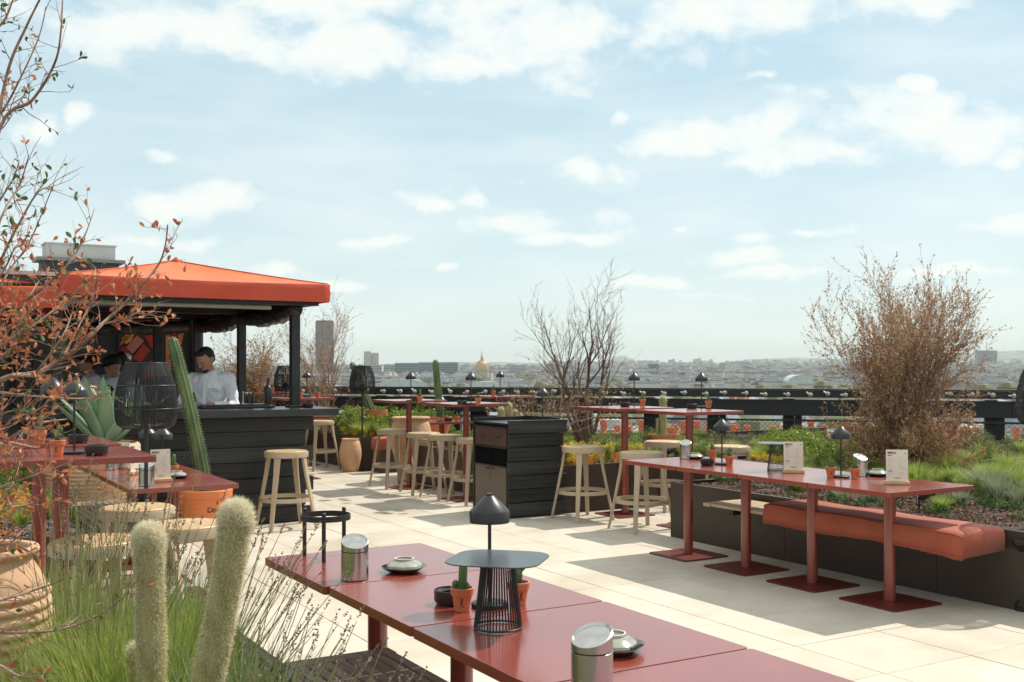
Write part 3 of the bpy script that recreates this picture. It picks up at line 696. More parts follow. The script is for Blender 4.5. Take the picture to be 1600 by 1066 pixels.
for (px, Y, w, d, zt, wi, ri, lab, ns) in ((905, 34, 9, 8, -2.2, 0, 0, 'cream house with a clay pot chimney row seen through the bare tree', 3),
                                   (1085, 38, 10, 8, -2.4, 3, 2, 'pale house with long rows of clay chimney pots between the railing posts', 4),
                                   (1300, 36, 9, 8, -2.3, 1, 0, 'stone house whose chimneys show beside the copper shrub', 3),
                                   (1500, 40, 10, 9, -2.6, 3, 2, 'pale walled house behind the right end of the railing', 3),
                                   (1690, 37, 8, 8, -2.4, 0, 1, 'house with a dark roof beyond the right edge of the railing', 2),
                                   (700, 42, 11, 8, -3.2, 3, 2, 'white house beyond the railing left of the black cabinet', 3),
                                   (540, 46, 10, 9, -3.4, 1, 0, 'pale house beyond the small urn and the lantern', 3)):
    p = D(px, 600, Y); near_building(p.x, p.y, r.uniform(-.15, .1), w, d, zt + .30, wi, ri, lab, ns + 1)
# city blocks one can tell apart: shared meshes, each an object
protos = []
for k in range(14):
    w = r.uniform(9, 24); d = r.uniform(9, 16); h = r.uniform(15, 21); q = MB()
    flat = (k % 4 == 3)
    if flat:
        q.cur = 0; q.box((0, 0, h / 2 + 2), (w, d, h + 4)); q.cur = 1; q.box((0, 0, h + 4.2), (w - 1, d - 1, .5)); q.cur = 0; q.box((w * .2, 0, h + 5.2), (3.5, 3.5, 2.2))
    else:
        mansard(q, w, d, h, r.uniform(3, 5.5), 1.8)
        q.cur = 2
        for c in range(r.randint(1, 4)): q.box((r.uniform(-w / 2, w / 2) * .85, r.uniform(-2, 2), h + 4.2), (r.uniform(.8, 3), .8, 3.6))
    q.cur = 3
    for i in range(int(w / 2.8)):
        for fl in range(5): q.box((-w / 2 + 1.8 + i * 2.8, -d / 2 - .03, h - 1.8 - fl * 3.1), (1.1, .15, 1.9))
    me = bpy.data.meshes.new('town_building'); me.from_pydata(q.v, [], q.f); me.update()
    for mm in (wallm[k % 4], roofm[k % 3], terra if k % 3 == 0 else chim, winm): me.materials.append(mm)
    me.polygons.foreach_set('material_index', q.mi); protos.append((me, w, h + 5))
spots = []
Y = 62.0
while Y < 1500:
    half = Y * .53; x = -half * .62 if Y > 90 else -half * .4
    while x < half:
        spots.append((x, Y)); x += r.uniform(15, 25) * (1 if Y < 400 else 1.7 if Y < 800 else 2.6)
    Y *= 1.085 if Y < 400 else 1.07
spots = [s for s in spots if s[0] / s[1] > -.26]
r.shuffle(spots); near = sorted(spots, key=lambda s: s[1])[:255]
lab = {0: 'stone apartment block with a mansard roof in the city beyond the railing', 1: 'pale apartment block with a flat roof in the city beyond the railing'}
for (x, Y) in near:
    k = r.randrange(14); me, w, h = protos[k]
    o = bpy.data.objects.new('apartment_block', me); COL.objects.link(o); zs = r.uniform(.88, 1.06)
    o.location = (x + r.uniform(-5, 5), Y + r.uniform(-8, 8), GZ); o.rotation_euler = (0, 0, r.choice((0, .25, -.35, .6, 1.3)) + r.uniform(-.1, .1)); o.scale = (1, 1, zs * .93)
    px_ = 800 + F * x / Y; sec = [s_[1] for s_ in ((520, 'left of the far lantern'), (620, 'between the far lantern and the cactus'), (720, 'behind the straight cactus'), (800, 'below the golden dome'), (880, 'between the dome and the bare tree'), (990, 'behind the bare tree'), (1100, 'behind the recess lamps'), (1280, 'left of the copper shrub'), (1540, 'behind the copper shrub'), (9999, 'right of the copper shrub')) if px_ < s_[0]][0]
    dep = 'near' if Y < 160 else 'mid distance' if Y < 480 else 'distant'
    tag(o, ('%s pale flat roofed block %s' if k % 4 == 3 else '%s stone block with a grey mansard roof %s') % (dep, sec), 'building', '%s %s roofed blocks %s' % (dep, 'flat' if k % 4 == 3 else 'mansard', sec))
def far_city(name, y0, y1, n, smin, smax, hmin, hmax, seed):
    q = MB(); r = random.Random(seed)
    for i in range(n):
        Y = y0 * (y1 / y0) ** r.random(); x = Y * r.uniform(-.30, .56)
        w = r.uniform(smin, smax); d = r.uniform(10, 18); px_ = 800 + F * x / Y; h = r.uniform(hmin, hmax) * (.60 if Y < 1900 else .80 if Y < 2600 else 1.0) + max(0, (Y - 2800) / 4000) * r.uniform(15, 66) * (1 if px_ > 860 else .55); rot = r.uniform(-.6, .6)
        if Y < 1950 and abs(px_ - 753) < 30: continue
        M = Matrix.Translation((x, Y, GZ)) @ Matrix.Rotation(rot, 4, 'Z')
        q.cur = r.choice((0, 1, 1, 3, 3, 2)); q.box((0, 0, h / 2), (w, d, h), M)
        q.cur = r.choice((4, 4, 5, 6)); q.box((0, 0, h + 1), (w - 1.5, d - 2.5, 2), M)
        if r.random() < .6: q.cur = r.choice((0, 3, 7)); q.box((r.uniform(-w / 3, w / 3), 0, h + 2.6), (r.uniform(1.5, 4), 2, 2.6), M)
    o = q.build(name, wallm + roofm + [chim]); o['kind'] = 'stuff'; o['label'] = 'hazy mass of distant city roofs running to the horizon'; return o
far_city('distant_city', 1100, 6800, 8500, 9, 30, 15, 34, 5)
# city trees as dark tufts among the roofs
q = MB(); r = random.Random(9)
for i in range(420):
    Y = 250 * (18) ** r.random(); x = Y * r.uniform(-.25, .55); s = r.uniform(5, 10)
    q.ball((x, Y, GZ + s * 1.7), (s, s, s * .8), 7, 5)
o = q.build('distant_trees', leaf_ol); o['kind'] = 'stuff'; o['label'] = 'dull green tree tops between the city roofs'
# hills
def ridge(name, pts, Y, depth, m):
    q = MB(); r = random.Random(int(Y)); prev = None; vs = []; fs = []
    xs_ = []; 
    for i in range(len(pts) - 1):
        for k in range(14):
            t_ = k / 14; xs_.append((pts[i][0] + (pts[i + 1][0] - pts[i][0]) * t_, pts[i][1] + (pts[i + 1][1] - pts[i][1]) * t_ + r.uniform(-.5, .5)))
    for (px, py) in xs_:
        p = D(px, py, Y); vs += [(p.x, Y, p.z), (p.x * .8, Y - depth, GZ - 1), (p.x, Y + depth, GZ - 1)]
    for i in range(len(xs_) - 1):
        a = i * 3; fs += [(a, a + 3, a + 4, a + 1), (a, a + 2, a + 5, a + 3)]
    q.add(vs, fs); return structure(q, name, m, smooth='all')
ridge('hills', [(-400, 566), (380, 568), (560, 571), (700, 566), (800, 566), (900, 569), (950, 563), (972, 555), (1000, 566), (1060, 570), (1120, 567), (1180, 561), (1250, 559), (1330, 562), (1420, 560), (1520, 552), (1560, 549), (1620, 547), (1800, 552), (2300, 560)], 7200, 900, mat('far_hill', (.10, .12, .09), (.28, .28, .26), rough=.9, scale=.01, detail=8))
# landmarks
def Dp(px, Y, z=GZ): return ((px - 800) / F * Y, Y, z)
def zpx(py, Y): return CAMH - (py - 575) / F * Y
t = thing('domed_church', 'church with a ribbed golden dome and lantern on the skyline', 'church', Dp(753, 1900), .2)
s = 1900 / F; zb = zpx(600, 1900) - GZ
stone = mat('church_stone', (.44, .39, .30), (.34, .30, .23), rough=.8, scale=.2)
gold = mat('gilded_lead', (.62, .36, .08), (.42, .32, .20), rough=.38, metal=.25, scale=.5)
MB().box((0, 0, zb / 2 - 1), (46, 40, zb + 4)).build('nave', stone, t)
MB().lathe([(13.2, zb), (13.2, zb + 10 * s), (14, zb + 10.2 * s), (14, zb + 11 * s), (12.4, zb + 11 * s), (12.4, zb + 21 * s), (13.2, zb + 21.5 * s), (13, zb + 22.5 * s)], n=32).build('drum', stone, t, smooth=True)
for k in range(16): MB().box((13.4 * cos(k * pi / 8), 13.4 * sin(k * pi / 8), zb + 5 * s), (1.6, 1.6, 9.6 * s)).build('column', stone, t)
q = MB(); pr = []
for k in range(9):
    a = pi / 2 * k / 9.0; pr.append((12.6 * cos(a), zb + 22.5 * s + 14.5 * s * sin(a)))
q.lathe(pr, n=36); dome = q.build('dome', gold, t, smooth=True)
for k in range(12):
    MB().tube([(rr_ * 1.01 * cos(k * pi / 6), rr_ * 1.01 * sin(k * pi / 6), zz) for rr_, zz in pr], .5, 4).build('rib', gold, dome)
zt = pr[-1][1]
MB().lathe([(3.2, zt - 1), (3.2, zt + 1), (2.4, zt + 1.2), (2.4, zt + 6), (3, zt + 6.2), (2.2, zt + 7), (.9, zt + 10), (.3, zt + 17)], n=16).build('lantern', gold, t, smooth=True)
t = thing('office_tower', 'tall dark brown office tower standing behind the bare shrub', 'tower', Dp(507.5, 2600), .1)
zt = zpx(503, 2600) - GZ
towm = mat('tower_glass', (.10, .07, .065), (.16, .12, .11), rough=.35, scale=.15, stretch=(6, 6, .3))
MB().box((0, 0, zt / 2), (43, 26, zt)).build('shaft', towm, t)
MB().box((0, 0, zt + 1.5), (40, 23, 3)).build('crown', mat('tower_crown', (.08, .07, .07)), t)
q = MB()
for i in range(9): q.box((-20 + i * 5, -13.2, zt / 2), (.8, .6, zt - 2))
q.build('fins', mat('tower_fin', (.22, .18, .17)), t, kind='stuff')
t = thing('white_tower_block', 'pale slab tower block rising left of the long office buildings', 'tower', Dp(580.5, 2300), 0)
zt = zpx(549, 2300) - GZ
MB().box((-8, 0, zt / 2), (15, 14, zt)).build('slab', wallm[3], t); MB().box((8, 2, zt / 2 - 2), (15, 14, zt - 4)).build('slab', wallm[1], t)
q = MB()
for i in range(7): q.box((-14 + i * 4.6, -7.3 if i < 4 else -5.3, zt / 2), (.9, .5, zt - 4))
q.build('fins', roofm[0], t, kind='stuff')
for (x0, x1, yt, Y, mm, lb) in ((560, 598, 571, 2150, 1, 'blue grey office block in front of the pale tower'), (598, 620, 571, 2250, 3, 'pale stone office wing beside the long glass slab'), (618, 655, 568, 2200, 0, 'long glass office slab, left part'),
                            (655, 716, 567, 2200, 0, 'long dark glazed office slab ending left of the dome'), (855, 872, 569, 2400, 1, 'square block to the right of the golden dome'), (795, 822, 571, 2500, 3, 'low white block just right of the golden dome'),
                            (1525, 1556, 548, 5600, 2, 'hazy block of towers on the hill behind the copper shrub'), (1013, 1028, 569, 3000, 2, 'dark blue grey office block on the middle skyline')):
    w = (x1 - x0) * Y / F; zt = zpx(yt, Y) - GZ; t = thing('office_building', lb, 'building', Dp((x0 + x1) / 2, Y), 0)
    MB().box((0, 0, zt / 2), (w, 30, zt)).build('wall', [mat('blue_glass', (.16, .22, .24), (.22, .28, .30), rough=.3, scale=.1), wallm[1], mat('blue_grey_slab', (.12, .15, .18)), wallm[3]][mm], t)
    MB().box((0, 0, zt + .6), (w + 1, 31, 1.2)).build('roof', roofm[2], t)
    q = MB()
    for i in range(int(zt / 7)): q.box((0, -15.1, zt - 3 - i * 3.6), (w - 1, .3, 1.5))
    q.build('window_band', winm, t, kind='stuff')
glassroof = mat('pale_glass_roof', (.55, .60, .56), (.42, .49, .47), rough=.25, scale=.4, stretch=(1, 6, 1))
for (px, yt, yb, hw, Y, lb) in ((632, 592, 606, 40, 900, 'long glazed exhibition hall roof behind the lantern and cactus'), (760, 596, 606, 34, 950, 'shallow glazed roof in front of the golden dome'), (1245, 586, 600, 20, 1100, 'pale curved hall roof left of the copper shrub')):
    t = thing('glazed_hall', lb, 'building', Dp(px, Y), 0); w = hw * Y / F; z0 = zpx(yb, Y) - GZ; z1 = zpx(yt, Y) - GZ
    MB().box((0, 0, z0 / 2), (2 * w, 30, z0)).build('wall', wallm[1], t)
    q = MB(); n = 10; vs = []
    for k in range(n + 1):
        a = pi * k / n; vs += [(-w * cos(a), -16, z0 + (z1 - z0) * sin(a) ** .7), (-w * .8 * cos(a), 16, z0 + (z1 - z0) * sin(a) ** .7)]
    q.add(vs, [(2 * k, 2 * k + 2, 2 * k + 3, 2 * k + 1) for k in range(n)] + [tuple(2 * k for k in range(n + 1))[::-1], tuple(2 * k + 1 for k in range(n + 1))])
    q.build('glass_roof', glassroof, t)
# air
hz = MB().box((0, 4200, 55), (13000, 8600, 190)); hz.cur = 0
m = bpy.data.materials.new('haze_air'); m.use_nodes = True; m.node_tree.nodes.clear()
o_ = m.node_tree.nodes.new('ShaderNodeOutputMaterial'); pv = m.node_tree.nodes.new('ShaderNodeVolumePrincipled')
pv.inputs['Color'].default_value = (.84, .92, .97, 1); pv.inputs['Density'].default_value = 0.75e-4; pv.inputs['Anisotropy'].default_value = 0.0
m.node_tree.links.new(pv.outputs[0], o_.inputs['Volume'])
haze = hz.build('haze', m); haze['kind'] = 'stuff'
# ================================================================== FURNITURE
def rsq(w, d, r, n=5):
    pts = []
    for (cx, cy_, a0) in ((w / 2 - r, d / 2 - r, 0), (-w / 2 + r, d / 2 - r, 90), (-w / 2 + r, -d / 2 + r, 180), (w / 2 - r, -d / 2 + r, 270)):
        for k in range(n + 1):
            a = radians(a0 + 90 * k / n); pts.append((cx + r * cos(a), cy_ + r * sin(a)))
    return pts
def make_table(name, label, w, d, h, pr=.038):
    t = thing(name, label, 'table')
    MB().prism(rsq(w - .004, d, .012, 3), h - .030, h).build('tabletop', red, t, bevel=.002)
    MB().lathe([(pr, .012), (pr, h - .03)], n=24).build('pedestal', red, t, smooth=True)
    MB().prism(rsq(.46, .46, .03), .0, .010).build('base_plate', redbase, t, bevel=.002)
    MB().prism(rsq(.30, .30, .01, 2), h - .042, h - .031).build('top_bracket', redbase, t)
    return t
HT = Kind(make_table('high_table', '', .72, .72, 1.10, .036))
LA = Kind(make_table('low_table', '', .66, .68, .755))
LB = Kind(make_table('low_table', '', .66, .80, .755))
HT.put(P(-8.80, 6.56), 'high red table at the back left of the right hand recess, left of its twin', group='high red bar tables')
HT.put(P(-7.81, 6.58), 'high red table nearest the end of the bench planter', group='high red bar tables')
HT.put(P(-12.16, 5.71), 'high red table standing before the big ribbed urn', group='high red bar tables')
HT.put(P(-10.76, 5.77), 'high red table just left of the black service cabinet', group='high red bar tables')
HT.put(P(-13.30, 7.70), 'small looking high red table far back above the black cabinet', group='high red bar tables')
HT.put(P(-5.37, .73), 'nearest high red table at the left edge of the terrace', group='high red bar tables')
HT.put(P(-6.25, .74), 'second high red table at the left, behind the nearest one', group='high red bar tables')
HT.put(P(-13.90, 4.90), 'high red table seen just right of the bar corner post', group='high red bar tables')
HT.put(P(-17.00, 5.50), 'farthest high red table, seen between the two bar posts', group='high red bar tables')
g = 'low red tables pushed together in the foreground row'
labs = ['foreground low red table at the far left end holding the ring stand', 'foreground low red table holding the stacked plates', 'foreground low red table under the wire riser and lamp',
        'foreground low red table with the nearest steel dispenser', 'foreground low red table nearest the camera at the bottom edge']
for i in range(5): LA.put(P(-3.78 + .664 * i, 1.655 + (.0 if i else -.012)), labs[i], group=g)
for i, l in enumerate(('left row low red table nearest the stools', 'left row low red table in the middle of its row', 'left row low red table farthest away, by the big pale pot')):
    LA.put(P(-7.14 - .664 * i, 1.655), l, group='low red tables in the left row')
for i, (a, l) in enumerate(((-6.63, 'bench row low red table farthest left with the steel dispenser'), (-5.97, 'bench row low red table second from the left with a lamp'), (-5.31, 'bench row low red table third from the left with a menu and riser'), (-4.65, 'bench row low red table at the near right end with a menu'))):
    LB.put(P(a, 5.575), l, group='low red tables in the bench row')
LA.put(P(-15.85, 5.62), 'low red table edge showing beyond the right end of the bar', group='low red tables at the far end')
LA.put(P(-13.40, 6.80), 'low red table in the far recess beside the ribbed urn', group='low red tables at the far end')
# ---- stools
def make_stool():
    t = thing('bar_stool', '', 'stool')
    zt = .725
    MB().lathe([(.180, zt - .062), (.203, zt - .060), (.206, zt - .018), (.203, zt - .010), (.192, zt - .012), (.18, zt - .03)], n=40).build('seat_rim', beige, t, smooth=True)
    MB().lathe([(.190, zt - .03), (.192, zt - .006), (.186, zt - .001), (.12, zt - .004), (.001, zt - .007)], n=40, cap1=False).build('seat', seatwood, t, smooth=True)
    for k in range(4):
        a = radians(45 + 90 * k); rd = Vector((cos(a), sin(a), 0)); tg = Vector((-sin(a), cos(a), 0)); q = MB(); vs = []
        for (z_, r_, wt, wr) in ((zt - .05, .178, .030, .013), (.52, .203, .026, .012), (.0, .310, .018, .011)):
            c = rd * r_ + Vector((0, 0, z_))
            for (i_, j_) in ((-1, -1), (1, -1), (1, 1), (-1, 1)): vs.append(c + tg * wt * i_ + rd * wr * j_)
        fs = [(3, 2, 1, 0), (8, 9, 10, 11)]
        for j in range(2):
            for i_ in range(4): fs.append((j * 4 + i_, j * 4 + (i_ + 1) % 4, j * 4 + 4 + (i_ + 1) % 4, j * 4 + 4 + i_))
        q.add(vs, [tuple(reversed(f)) for f in fs]); lg = q.build('leg', beige, t, bevel=.004)
        c = rd * .246 + Vector((0, 0, .272)); MB().lathe([(.0, -.004), (.006, 0), (.006, .004), (.0, .005)], n=8, cap0=False, cap1=False, M=Matrix.Translation(c) @ Vector((0, 0, 1)).rotation_difference(-rd).to_matrix().to_4x4()).build('bolt', steel, lg)
    MB().lathe([(.250, .255), (.254, .256), (.254, .291), (.250, .292), (.241, .292), (.240, .256), (.250, .255)], n=44, cap0=False, cap1=False).build('foot_ring', beige, t, smooth=True)
    return t
ST = Kind(make_stool()); g = 'beige stools with wooden seats'
def stool(x, y, lab, drot=0): ST.put((x, y, 0), lab, rz=YAW + drot, group=g)
stool(-2.12, 10.02, 'beige stool standing alone before the charred bar front')
stool(-2.83, 15.75, 'beige stool right behind the bar end, beside the flower planter', .1)
stool(-3.42, 16.35, 'beige stool farthest back, half hidden by the bar corner', .2)
stool(-1.50, 13.45, 'leftmost beige stool of the four by the ribbed urn', .1)
stool(-1.06, 12.80, 'second beige stool of the four left of the cabinet', -.1)
stool(-.765, 12.36, 'third beige stool of the four left of the cabinet', .05)
stool(-.42, 11.85, 'beige stool mostly hidden behind the black cabinet')
stool(.70, 10.60, 'beige stool just right of the black cabinet', .02)
stool(1.20, 9.88, 'beige stool before the left end of the bench row tables', -.06)
stool(1.61, 11.35, 'beige stool at the back of the recess below the woolly cactus', .15)
stool(2.17, 10.65, 'beige stool behind the bench row, by the soil bed', .3)
stool(-2.10, 5.98, 'farthest of the three beige stools at the left tables', .1)
stool(-1.63, 5.33, 'rightmost of the three beige stools at the left tables', -.1)
stool(-1.88, 4.83, 'nearest beige stool, behind the woolly cacti and grasses', .2)
# ---- benches
def bench(name, label, a0, a1, b0, b1, z, m, n=9, cantilever=False):
    t = thing(name, label, 'bench', (0, 0, 0), YAW); w = (b1 - b0) / n
    for i in range(n): MB().box(((a0 + a1) / 2, b0 + w * (i + .5), z - .011), (a1 - a0 - .17, w - .010, .022)).build('slat', m, t, bevel=.002)
    for a in (a0 + .04, a1 - .04): MB().box((a, (b0 + b1) / 2, z - .013), (.078, b1 - b0, .028)).build('end_board', m, t, bevel=.003)
    q = MB()
    for a in (a0 + .3, (a0 + a1) / 2, a1 - .3): q.box((a, (b0 + b1) / 2, z - .045), (.05, b1 - b0 - .03, .04))
    q.build('bracket', blackmetal, t)
    if not cantilever:
        for a in (a0 + .12, a1 - .12):
            for b_ in (b0 + .05, b1 - .05): MB().box((a, b_, (z - .05) / 2), (.045, .045, z - .05)).build('leg', blackmetal, t)
    return t
bench('slatted_bench', 'dark weathered slatted bench under the foreground table', -3.72, -.6, 1.205, 1.66, .44, benchwood, 9)
bench('slatted_bench', 'dark slatted bench under the left row of low tables', -9.0, -6.88, 1.205, 1.66, .44, benchwood, 9)
bench('slatted_bench', 'pale slatted bench end sticking out left of the terracotta cushion', -6.46, -4.2, 5.58, 6.035, .44, palewood, 9, True)
# cushion: one soft covered block with sagging front hem
def cushion(name, label, a0, a1, b0, b1, zt, drop, seed=1):
    hem = []; top_ = []
    q = MB(); r = random.Random(seed); n = 70; prof_n = 0; vs = []
    for i in range(n + 1):
        t_ = i / n; e = min(t_, 1 - t_) * n; inset = .03 * max(0, 1 - e / 2.0) ** 2; a = a0 + (a1 - a0) * t_
        zb = zt - drop + .008 * sin(t_ * 9 + seed) + r.uniform(-.003, .003) - .02 * exp(-e / 4)
        bl = .005 * sin(t_ * 23 + seed) + r.uniform(-.002, .002); top = zt + .003 * sin(t_ * 17) - inset * .7
        pr = [(b0 - .01 - bl * .5 + inset, zb), (b0 - .016 - bl + inset, (zb + top) / 2 - .01), (b0 - .006 + inset, top - .022), (b0 + .010 + inset, top - .004), (b0 + .06, top), ((b0 + b1) / 2, top + .006), (b1 - .04, top), (b1 - .008 - inset, top - .008), (b1 - inset, top - .03), (b1 - inset, zb + .03), (b0 + .05, zb + .012)]
        prof_n = len(pr); vs += [(a, p[0], p[1]) for p in pr]; hem.append((a, pr[0][0] - .002, zb + .014)); top_.append((a, b0 - .004 + inset, top - .012))
    fs = []
    for i in range(n):
        for j in range(prof_n): fs.append((i * prof_n + j, i * prof_n + (j + 1) % prof_n, (i + 1) * prof_n + (j + 1) % prof_n, (i + 1) * prof_n + j))
    fs += [tuple(reversed(range(prof_n))), tuple(range(n * prof_n, (n + 1) * prof_n))]
    q.add(vs, [tuple(reversed(f)) for f in fs]); o = q.build(name, cushion_m, None, smooth='all'); o.rotation_euler = (0, 0, YAW)
    MB().tube(hem, .0022, 5).build('hem_stitch', cushion_m, o, smooth='all'); MB().tube(top_, .0045, 6).build('piping', cushion_m, o, smooth='all')
    return tag(o, label, 'cushion')
cushion('bench_cushion', 'long terracotta covered cushion lying on the pale slatted bench', -5.80, -4.13, 5.57, 6.035, .512, .145, 2)
cushion('bench_cushion', 'red cushion block seen left of the ribbed urn', -14.45, -12.95, 8.0, 8.45, .53, .2, 5)
MB_ = MB().box((-13.7, 8.22, .40), (1.5, .45, .04)); 
for a in (-14.3, -13.1):
    MB_.box((a, 8.22, .19), (.05, .4, .38))
o = MB_.build('plain_bench', benchwood); o.rotation_euler = (0, 0, YAW); tag(o, 'low bench under the red cushion at the back of the far recess', 'bench')
o = cushion('bench_cushion', 'small red cushion end beside the round urn', -14.24, -13.98, 6.10, 6.45, .50, .16, 7)
o = MB().box((-14.11, 6.28, .17), (.24, .33, .33)).build('cushion_plinth', bronze); o.rotation_euler = (0, 0, YAW); tag(o, 'dark plinth under the small red cushion', 'plinth')
# far orange chair
t = thing('metal_chair', 'orange metal chair frame behind the stools in the far recess', 'chair', P(-13.05, 6.35), YAW)
orm = mat('orange_metal', (.62, .09, .03), rough=.4)
for (x, y, h) in ((-.2, -.2, .70), (.2, -.2, .70), (-.2, .2, .46), (.2, .2, .46)): MB().box((x, y, h / 2), (.035, .035, h)).build('leg', orm, t)
MB().box((0, 0, .45), (.46, .46, .04)).build('seat', orm, t, bevel=.006); MB().box((0, -.2, .66), (.44, .03, .12)).build('backrest', orm, t, bevel=.006)
# ---- lamps
def make_lamp():
    t = thing('table_lamp', '', 'lamp')
    MB().lathe([(.001, 0), (.056, .0), (.058, .004), (.057, .011), (.052, .014), (.006, .015)], n=32).build('base', blackmetal, t, smooth=True)
    MB().lathe([(.0055, .014), (.0055, .30)], n=12).build('stem', blackmetal, t, smooth=True)
    MB().lathe([(.060, .262), (.0625, .262), (.0635, .292), (.060, .300), (.016, .343), (.011, .346), (.011, .352), (.0, .353)], n=40, cap0=False, cap1=False).lathe([(.058, .263), (.058, .297), (.012, .338)], n=40, cap0=False).build('shade', mat('lamp_black', (.020, .020, .021), (.03, .03, .031), rough=.34, scale=20), t, smooth=True)
    return t
LM = Kind(make_lamp())
def lamp(px, py, z, lab, grp='black cone shade table lamps'): LM.put(G(px, py, z) , lab, rz=0, group=grp)
lamp(765, 947, .756, 'black cone lamp behind the wire riser on the foreground table')
lamp(1128, 726, .756, 'black cone lamp at the left part of the bench row')
lamp(1314, 746, .756, 'black cone lamp between the two menus of the bench row')
lamp(116, 709, 1.101, 'nearest black cone lamp on the left high table')
lamp(82, 690, 1.101, 'black cone lamp on the second left high table')
lamp(991, 633, 1.101, 'black cone lamp on the back left table of the recess')
lamp(1096, 636.5, 1.101, 'black cone lamp on the high table nearest the bench planter')
lamp(642, 627, 1.101, 'black cone lamp on the high table by the ribbed urn')
lamp(736, 631.5, 1.101, 'black cone lamp on the high table left of the cabinet')
LM.put(P(-13.35, 7.72, 1.101), 'small black cone lamp on the far high table right of the cactus', rz=0, group='black cone shade table lamps')
LM.put(P(-13.3, 6.74, .756), 'low black cone lamp in the far recess under the high tables', rz=0, group='black cone shade table lamps')
LM.put(P(-9.26, 5.86, .946), 'black cone lamp standing on the service cabinet', rz=0, group='black cone shade table lamps')
LM.put(P(-13.95, 5.02, 1.101), 'black cone lamp beyond the bar corner post', rz=0, group='black cone shade table lamps')
LM.put(P(-17.0, 5.62, 1.101), 'farthest black cone lamp left of the bar corner post', rz=0, group='black cone shade table lamps')
LM.put((-2.35, 7.18, .756), 'black cone lamp on the left row right of the lantern', rz=0, group='black cone shade table lamps')
LM.put((-2.50, 7.32, .756), 'black cone lamp on the left row behind the lantern pole', rz=0, group='black cone shade table lamps')
# ---- potted cacti
def rib_col(q, p0, p1, r, ribs=8, n=None, spines=None, seg=10, depth=.16, bend=None, taper=.85):
    p0 = Vector(p0); p1 = Vector(p1); ax = p1 - p0; L = ax.length; ax.normalize(); x = ax.orthogonal().normalized(); y = ax.cross(x)
    m_ = ribs * 4; vs = []; fs = []
    def ctr(t):
        c = p0 + (p1 - p0) * t
        if bend is not None: c = c + Vector(bend) * sin(pi * t)
        return c
    tip_ = min(.4, r * 1.1 / L); ts = [(1 - tip_) * i / (seg - 5) for i in range(seg - 5)] + [1 - tip_ * (1 - k / 5) ** 1.8 for k in range(6)] if seg > 7 else [i / seg for i in range(seg + 1)]
    seg = len(ts) - 1
    for t in ts:
        dd = (1 - t) * L; rad = r * (1 - .12 * (1 - t)) * (1 if dd > r * 1.1 else max(.03, sqrt(max(0, 1 - (1 - dd / (r * 1.1)) ** 2))))
        rad *= 1 - (1 - taper) * t
        for k in range(m_):
            a = 2 * pi * k / m_; rr_ = rad * (1 - depth * (.5 - .5 * cos(a * ribs)) ); vs.append(ctr(t) + x * cos(a) * rr_ + y * sin(a) * rr_)
    for j in range(seg):
        for k in range(m_): fs.append((j * m_ + k, j * m_ + (k + 1) % m_, (j + 1) * m_ + (k + 1) % m_, (j + 1) * m_ + k))
    fs.append(tuple(range(seg * m_, (seg + 1) * m_))); q.add(vs, fs)
    if spines is not None:
        rs = random.Random(3); st = max(6, int(L / (r * .35)))
        for i in range(st):
            t = (i + .5) / st; dd = (1 - t) * L; rad = r * (1 - (1 - taper) * t) * (1 if dd > r else sqrt(max(.02, 1 - (1 - dd / r) ** 2)))
            for k in range(ribs):
                a = 2 * pi * k / ribs; d = x * cos(a) + y * sin(a); c = ctr(t) + d * rad * .97
                for _ in range(3): spines.leaf(c, (d + Vector((rs.uniform(-.7, .7), rs.uniform(-.7, .7), rs.uniform(-.4, .9)))).normalized() * r * rs.uniform(.14, .28), r * .022)
def make_potted(kind):
    t = thing('potted_cactus', '', 'cactus')
    pot = MB().lathe([(.001, .0), (.0235, .0), (.0305, .048), (.0345, .049), (.0365, .069), (.0350, .071), (.0315, .071), (.030, .062), (.001, .062)], n=28, cap0=False, cap1=False).build('pot', terra, t, smooth=True)
    MB().lathe([(.0, .0645), (.0308, .0645)], n=20, cap0=False, cap1=True).build('soil', soil, t)
    q = MB(); s = MB()
    if kind == 0: rib_col(q, (0, 0, .06), (.004, 0, .148), .0155, 7, spines=s); rib_col(q, (.014, -.006, .06), (.020, -.008, .085), .009, 6, spines=s, seg=6); q.ball((-.020, 0, .082), (.011, .007, .012)); q.ball((.012, .014, .074), (.009, .008, .012))
    if kind == 1: q.ball((0, 0, .088), (.014, .007, .026)); q.ball((.014, 0, .118), (.011, .006, .014)); q.ball((-.012, 0, .108), (.010, .006, .013)); q.ball((.003, .006, .122), (.009, .006, .015)); q.tube([(.006, 0, .09), (.012, 0, .106)], .004)
    if kind == 2: rib_col(q, (-.006, 0, .06), (-.008, 0, .130), .010, 6, spines=s); rib_col(q, (.008, .002, .06), (.011, .002, .112), .0085, 6, spines=s); rib_col(q, (.0, -.012, .06), (.0, -.014, .09), .008, 6, spines=s, seg=6); rib_col(q, (.02, 0, .06), (.021, 0, .09), .006, 5, spines=s, seg=6)
    q.build('cactus', cactus_g, t, smooth='all')
    if s.v: s.build('spines', spine, t, kind='stuff')
    # small dark emblem printed on the pot front: a standing figure with a hat
    e = MB(); sl_ = .008 / .048
    for (x, z, w, h) in ((0, .030, .005, .012), (.0015, .038, .004, .004), (0, .041, .009, .0015), (-.003, .020, .0025, .008), (.004, .019, .003, .006), (.0055, .0165, .006, .0015)):
        rz = .0235 + sl_ * z * .87; e.box((x, -rz - .0004, z), (w, .0012, h))
    e.build('emblem', ink, pot)
    return t
PC = [Kind(make_potted(0)), Kind(make_potted(1)), Kind(make_potted(2))]
def pot_(k, loc, lab, rz=None): PC[k].put(loc, lab, rz=rz if rz is not None else 0, group='tiny cacti in terracotta pots')
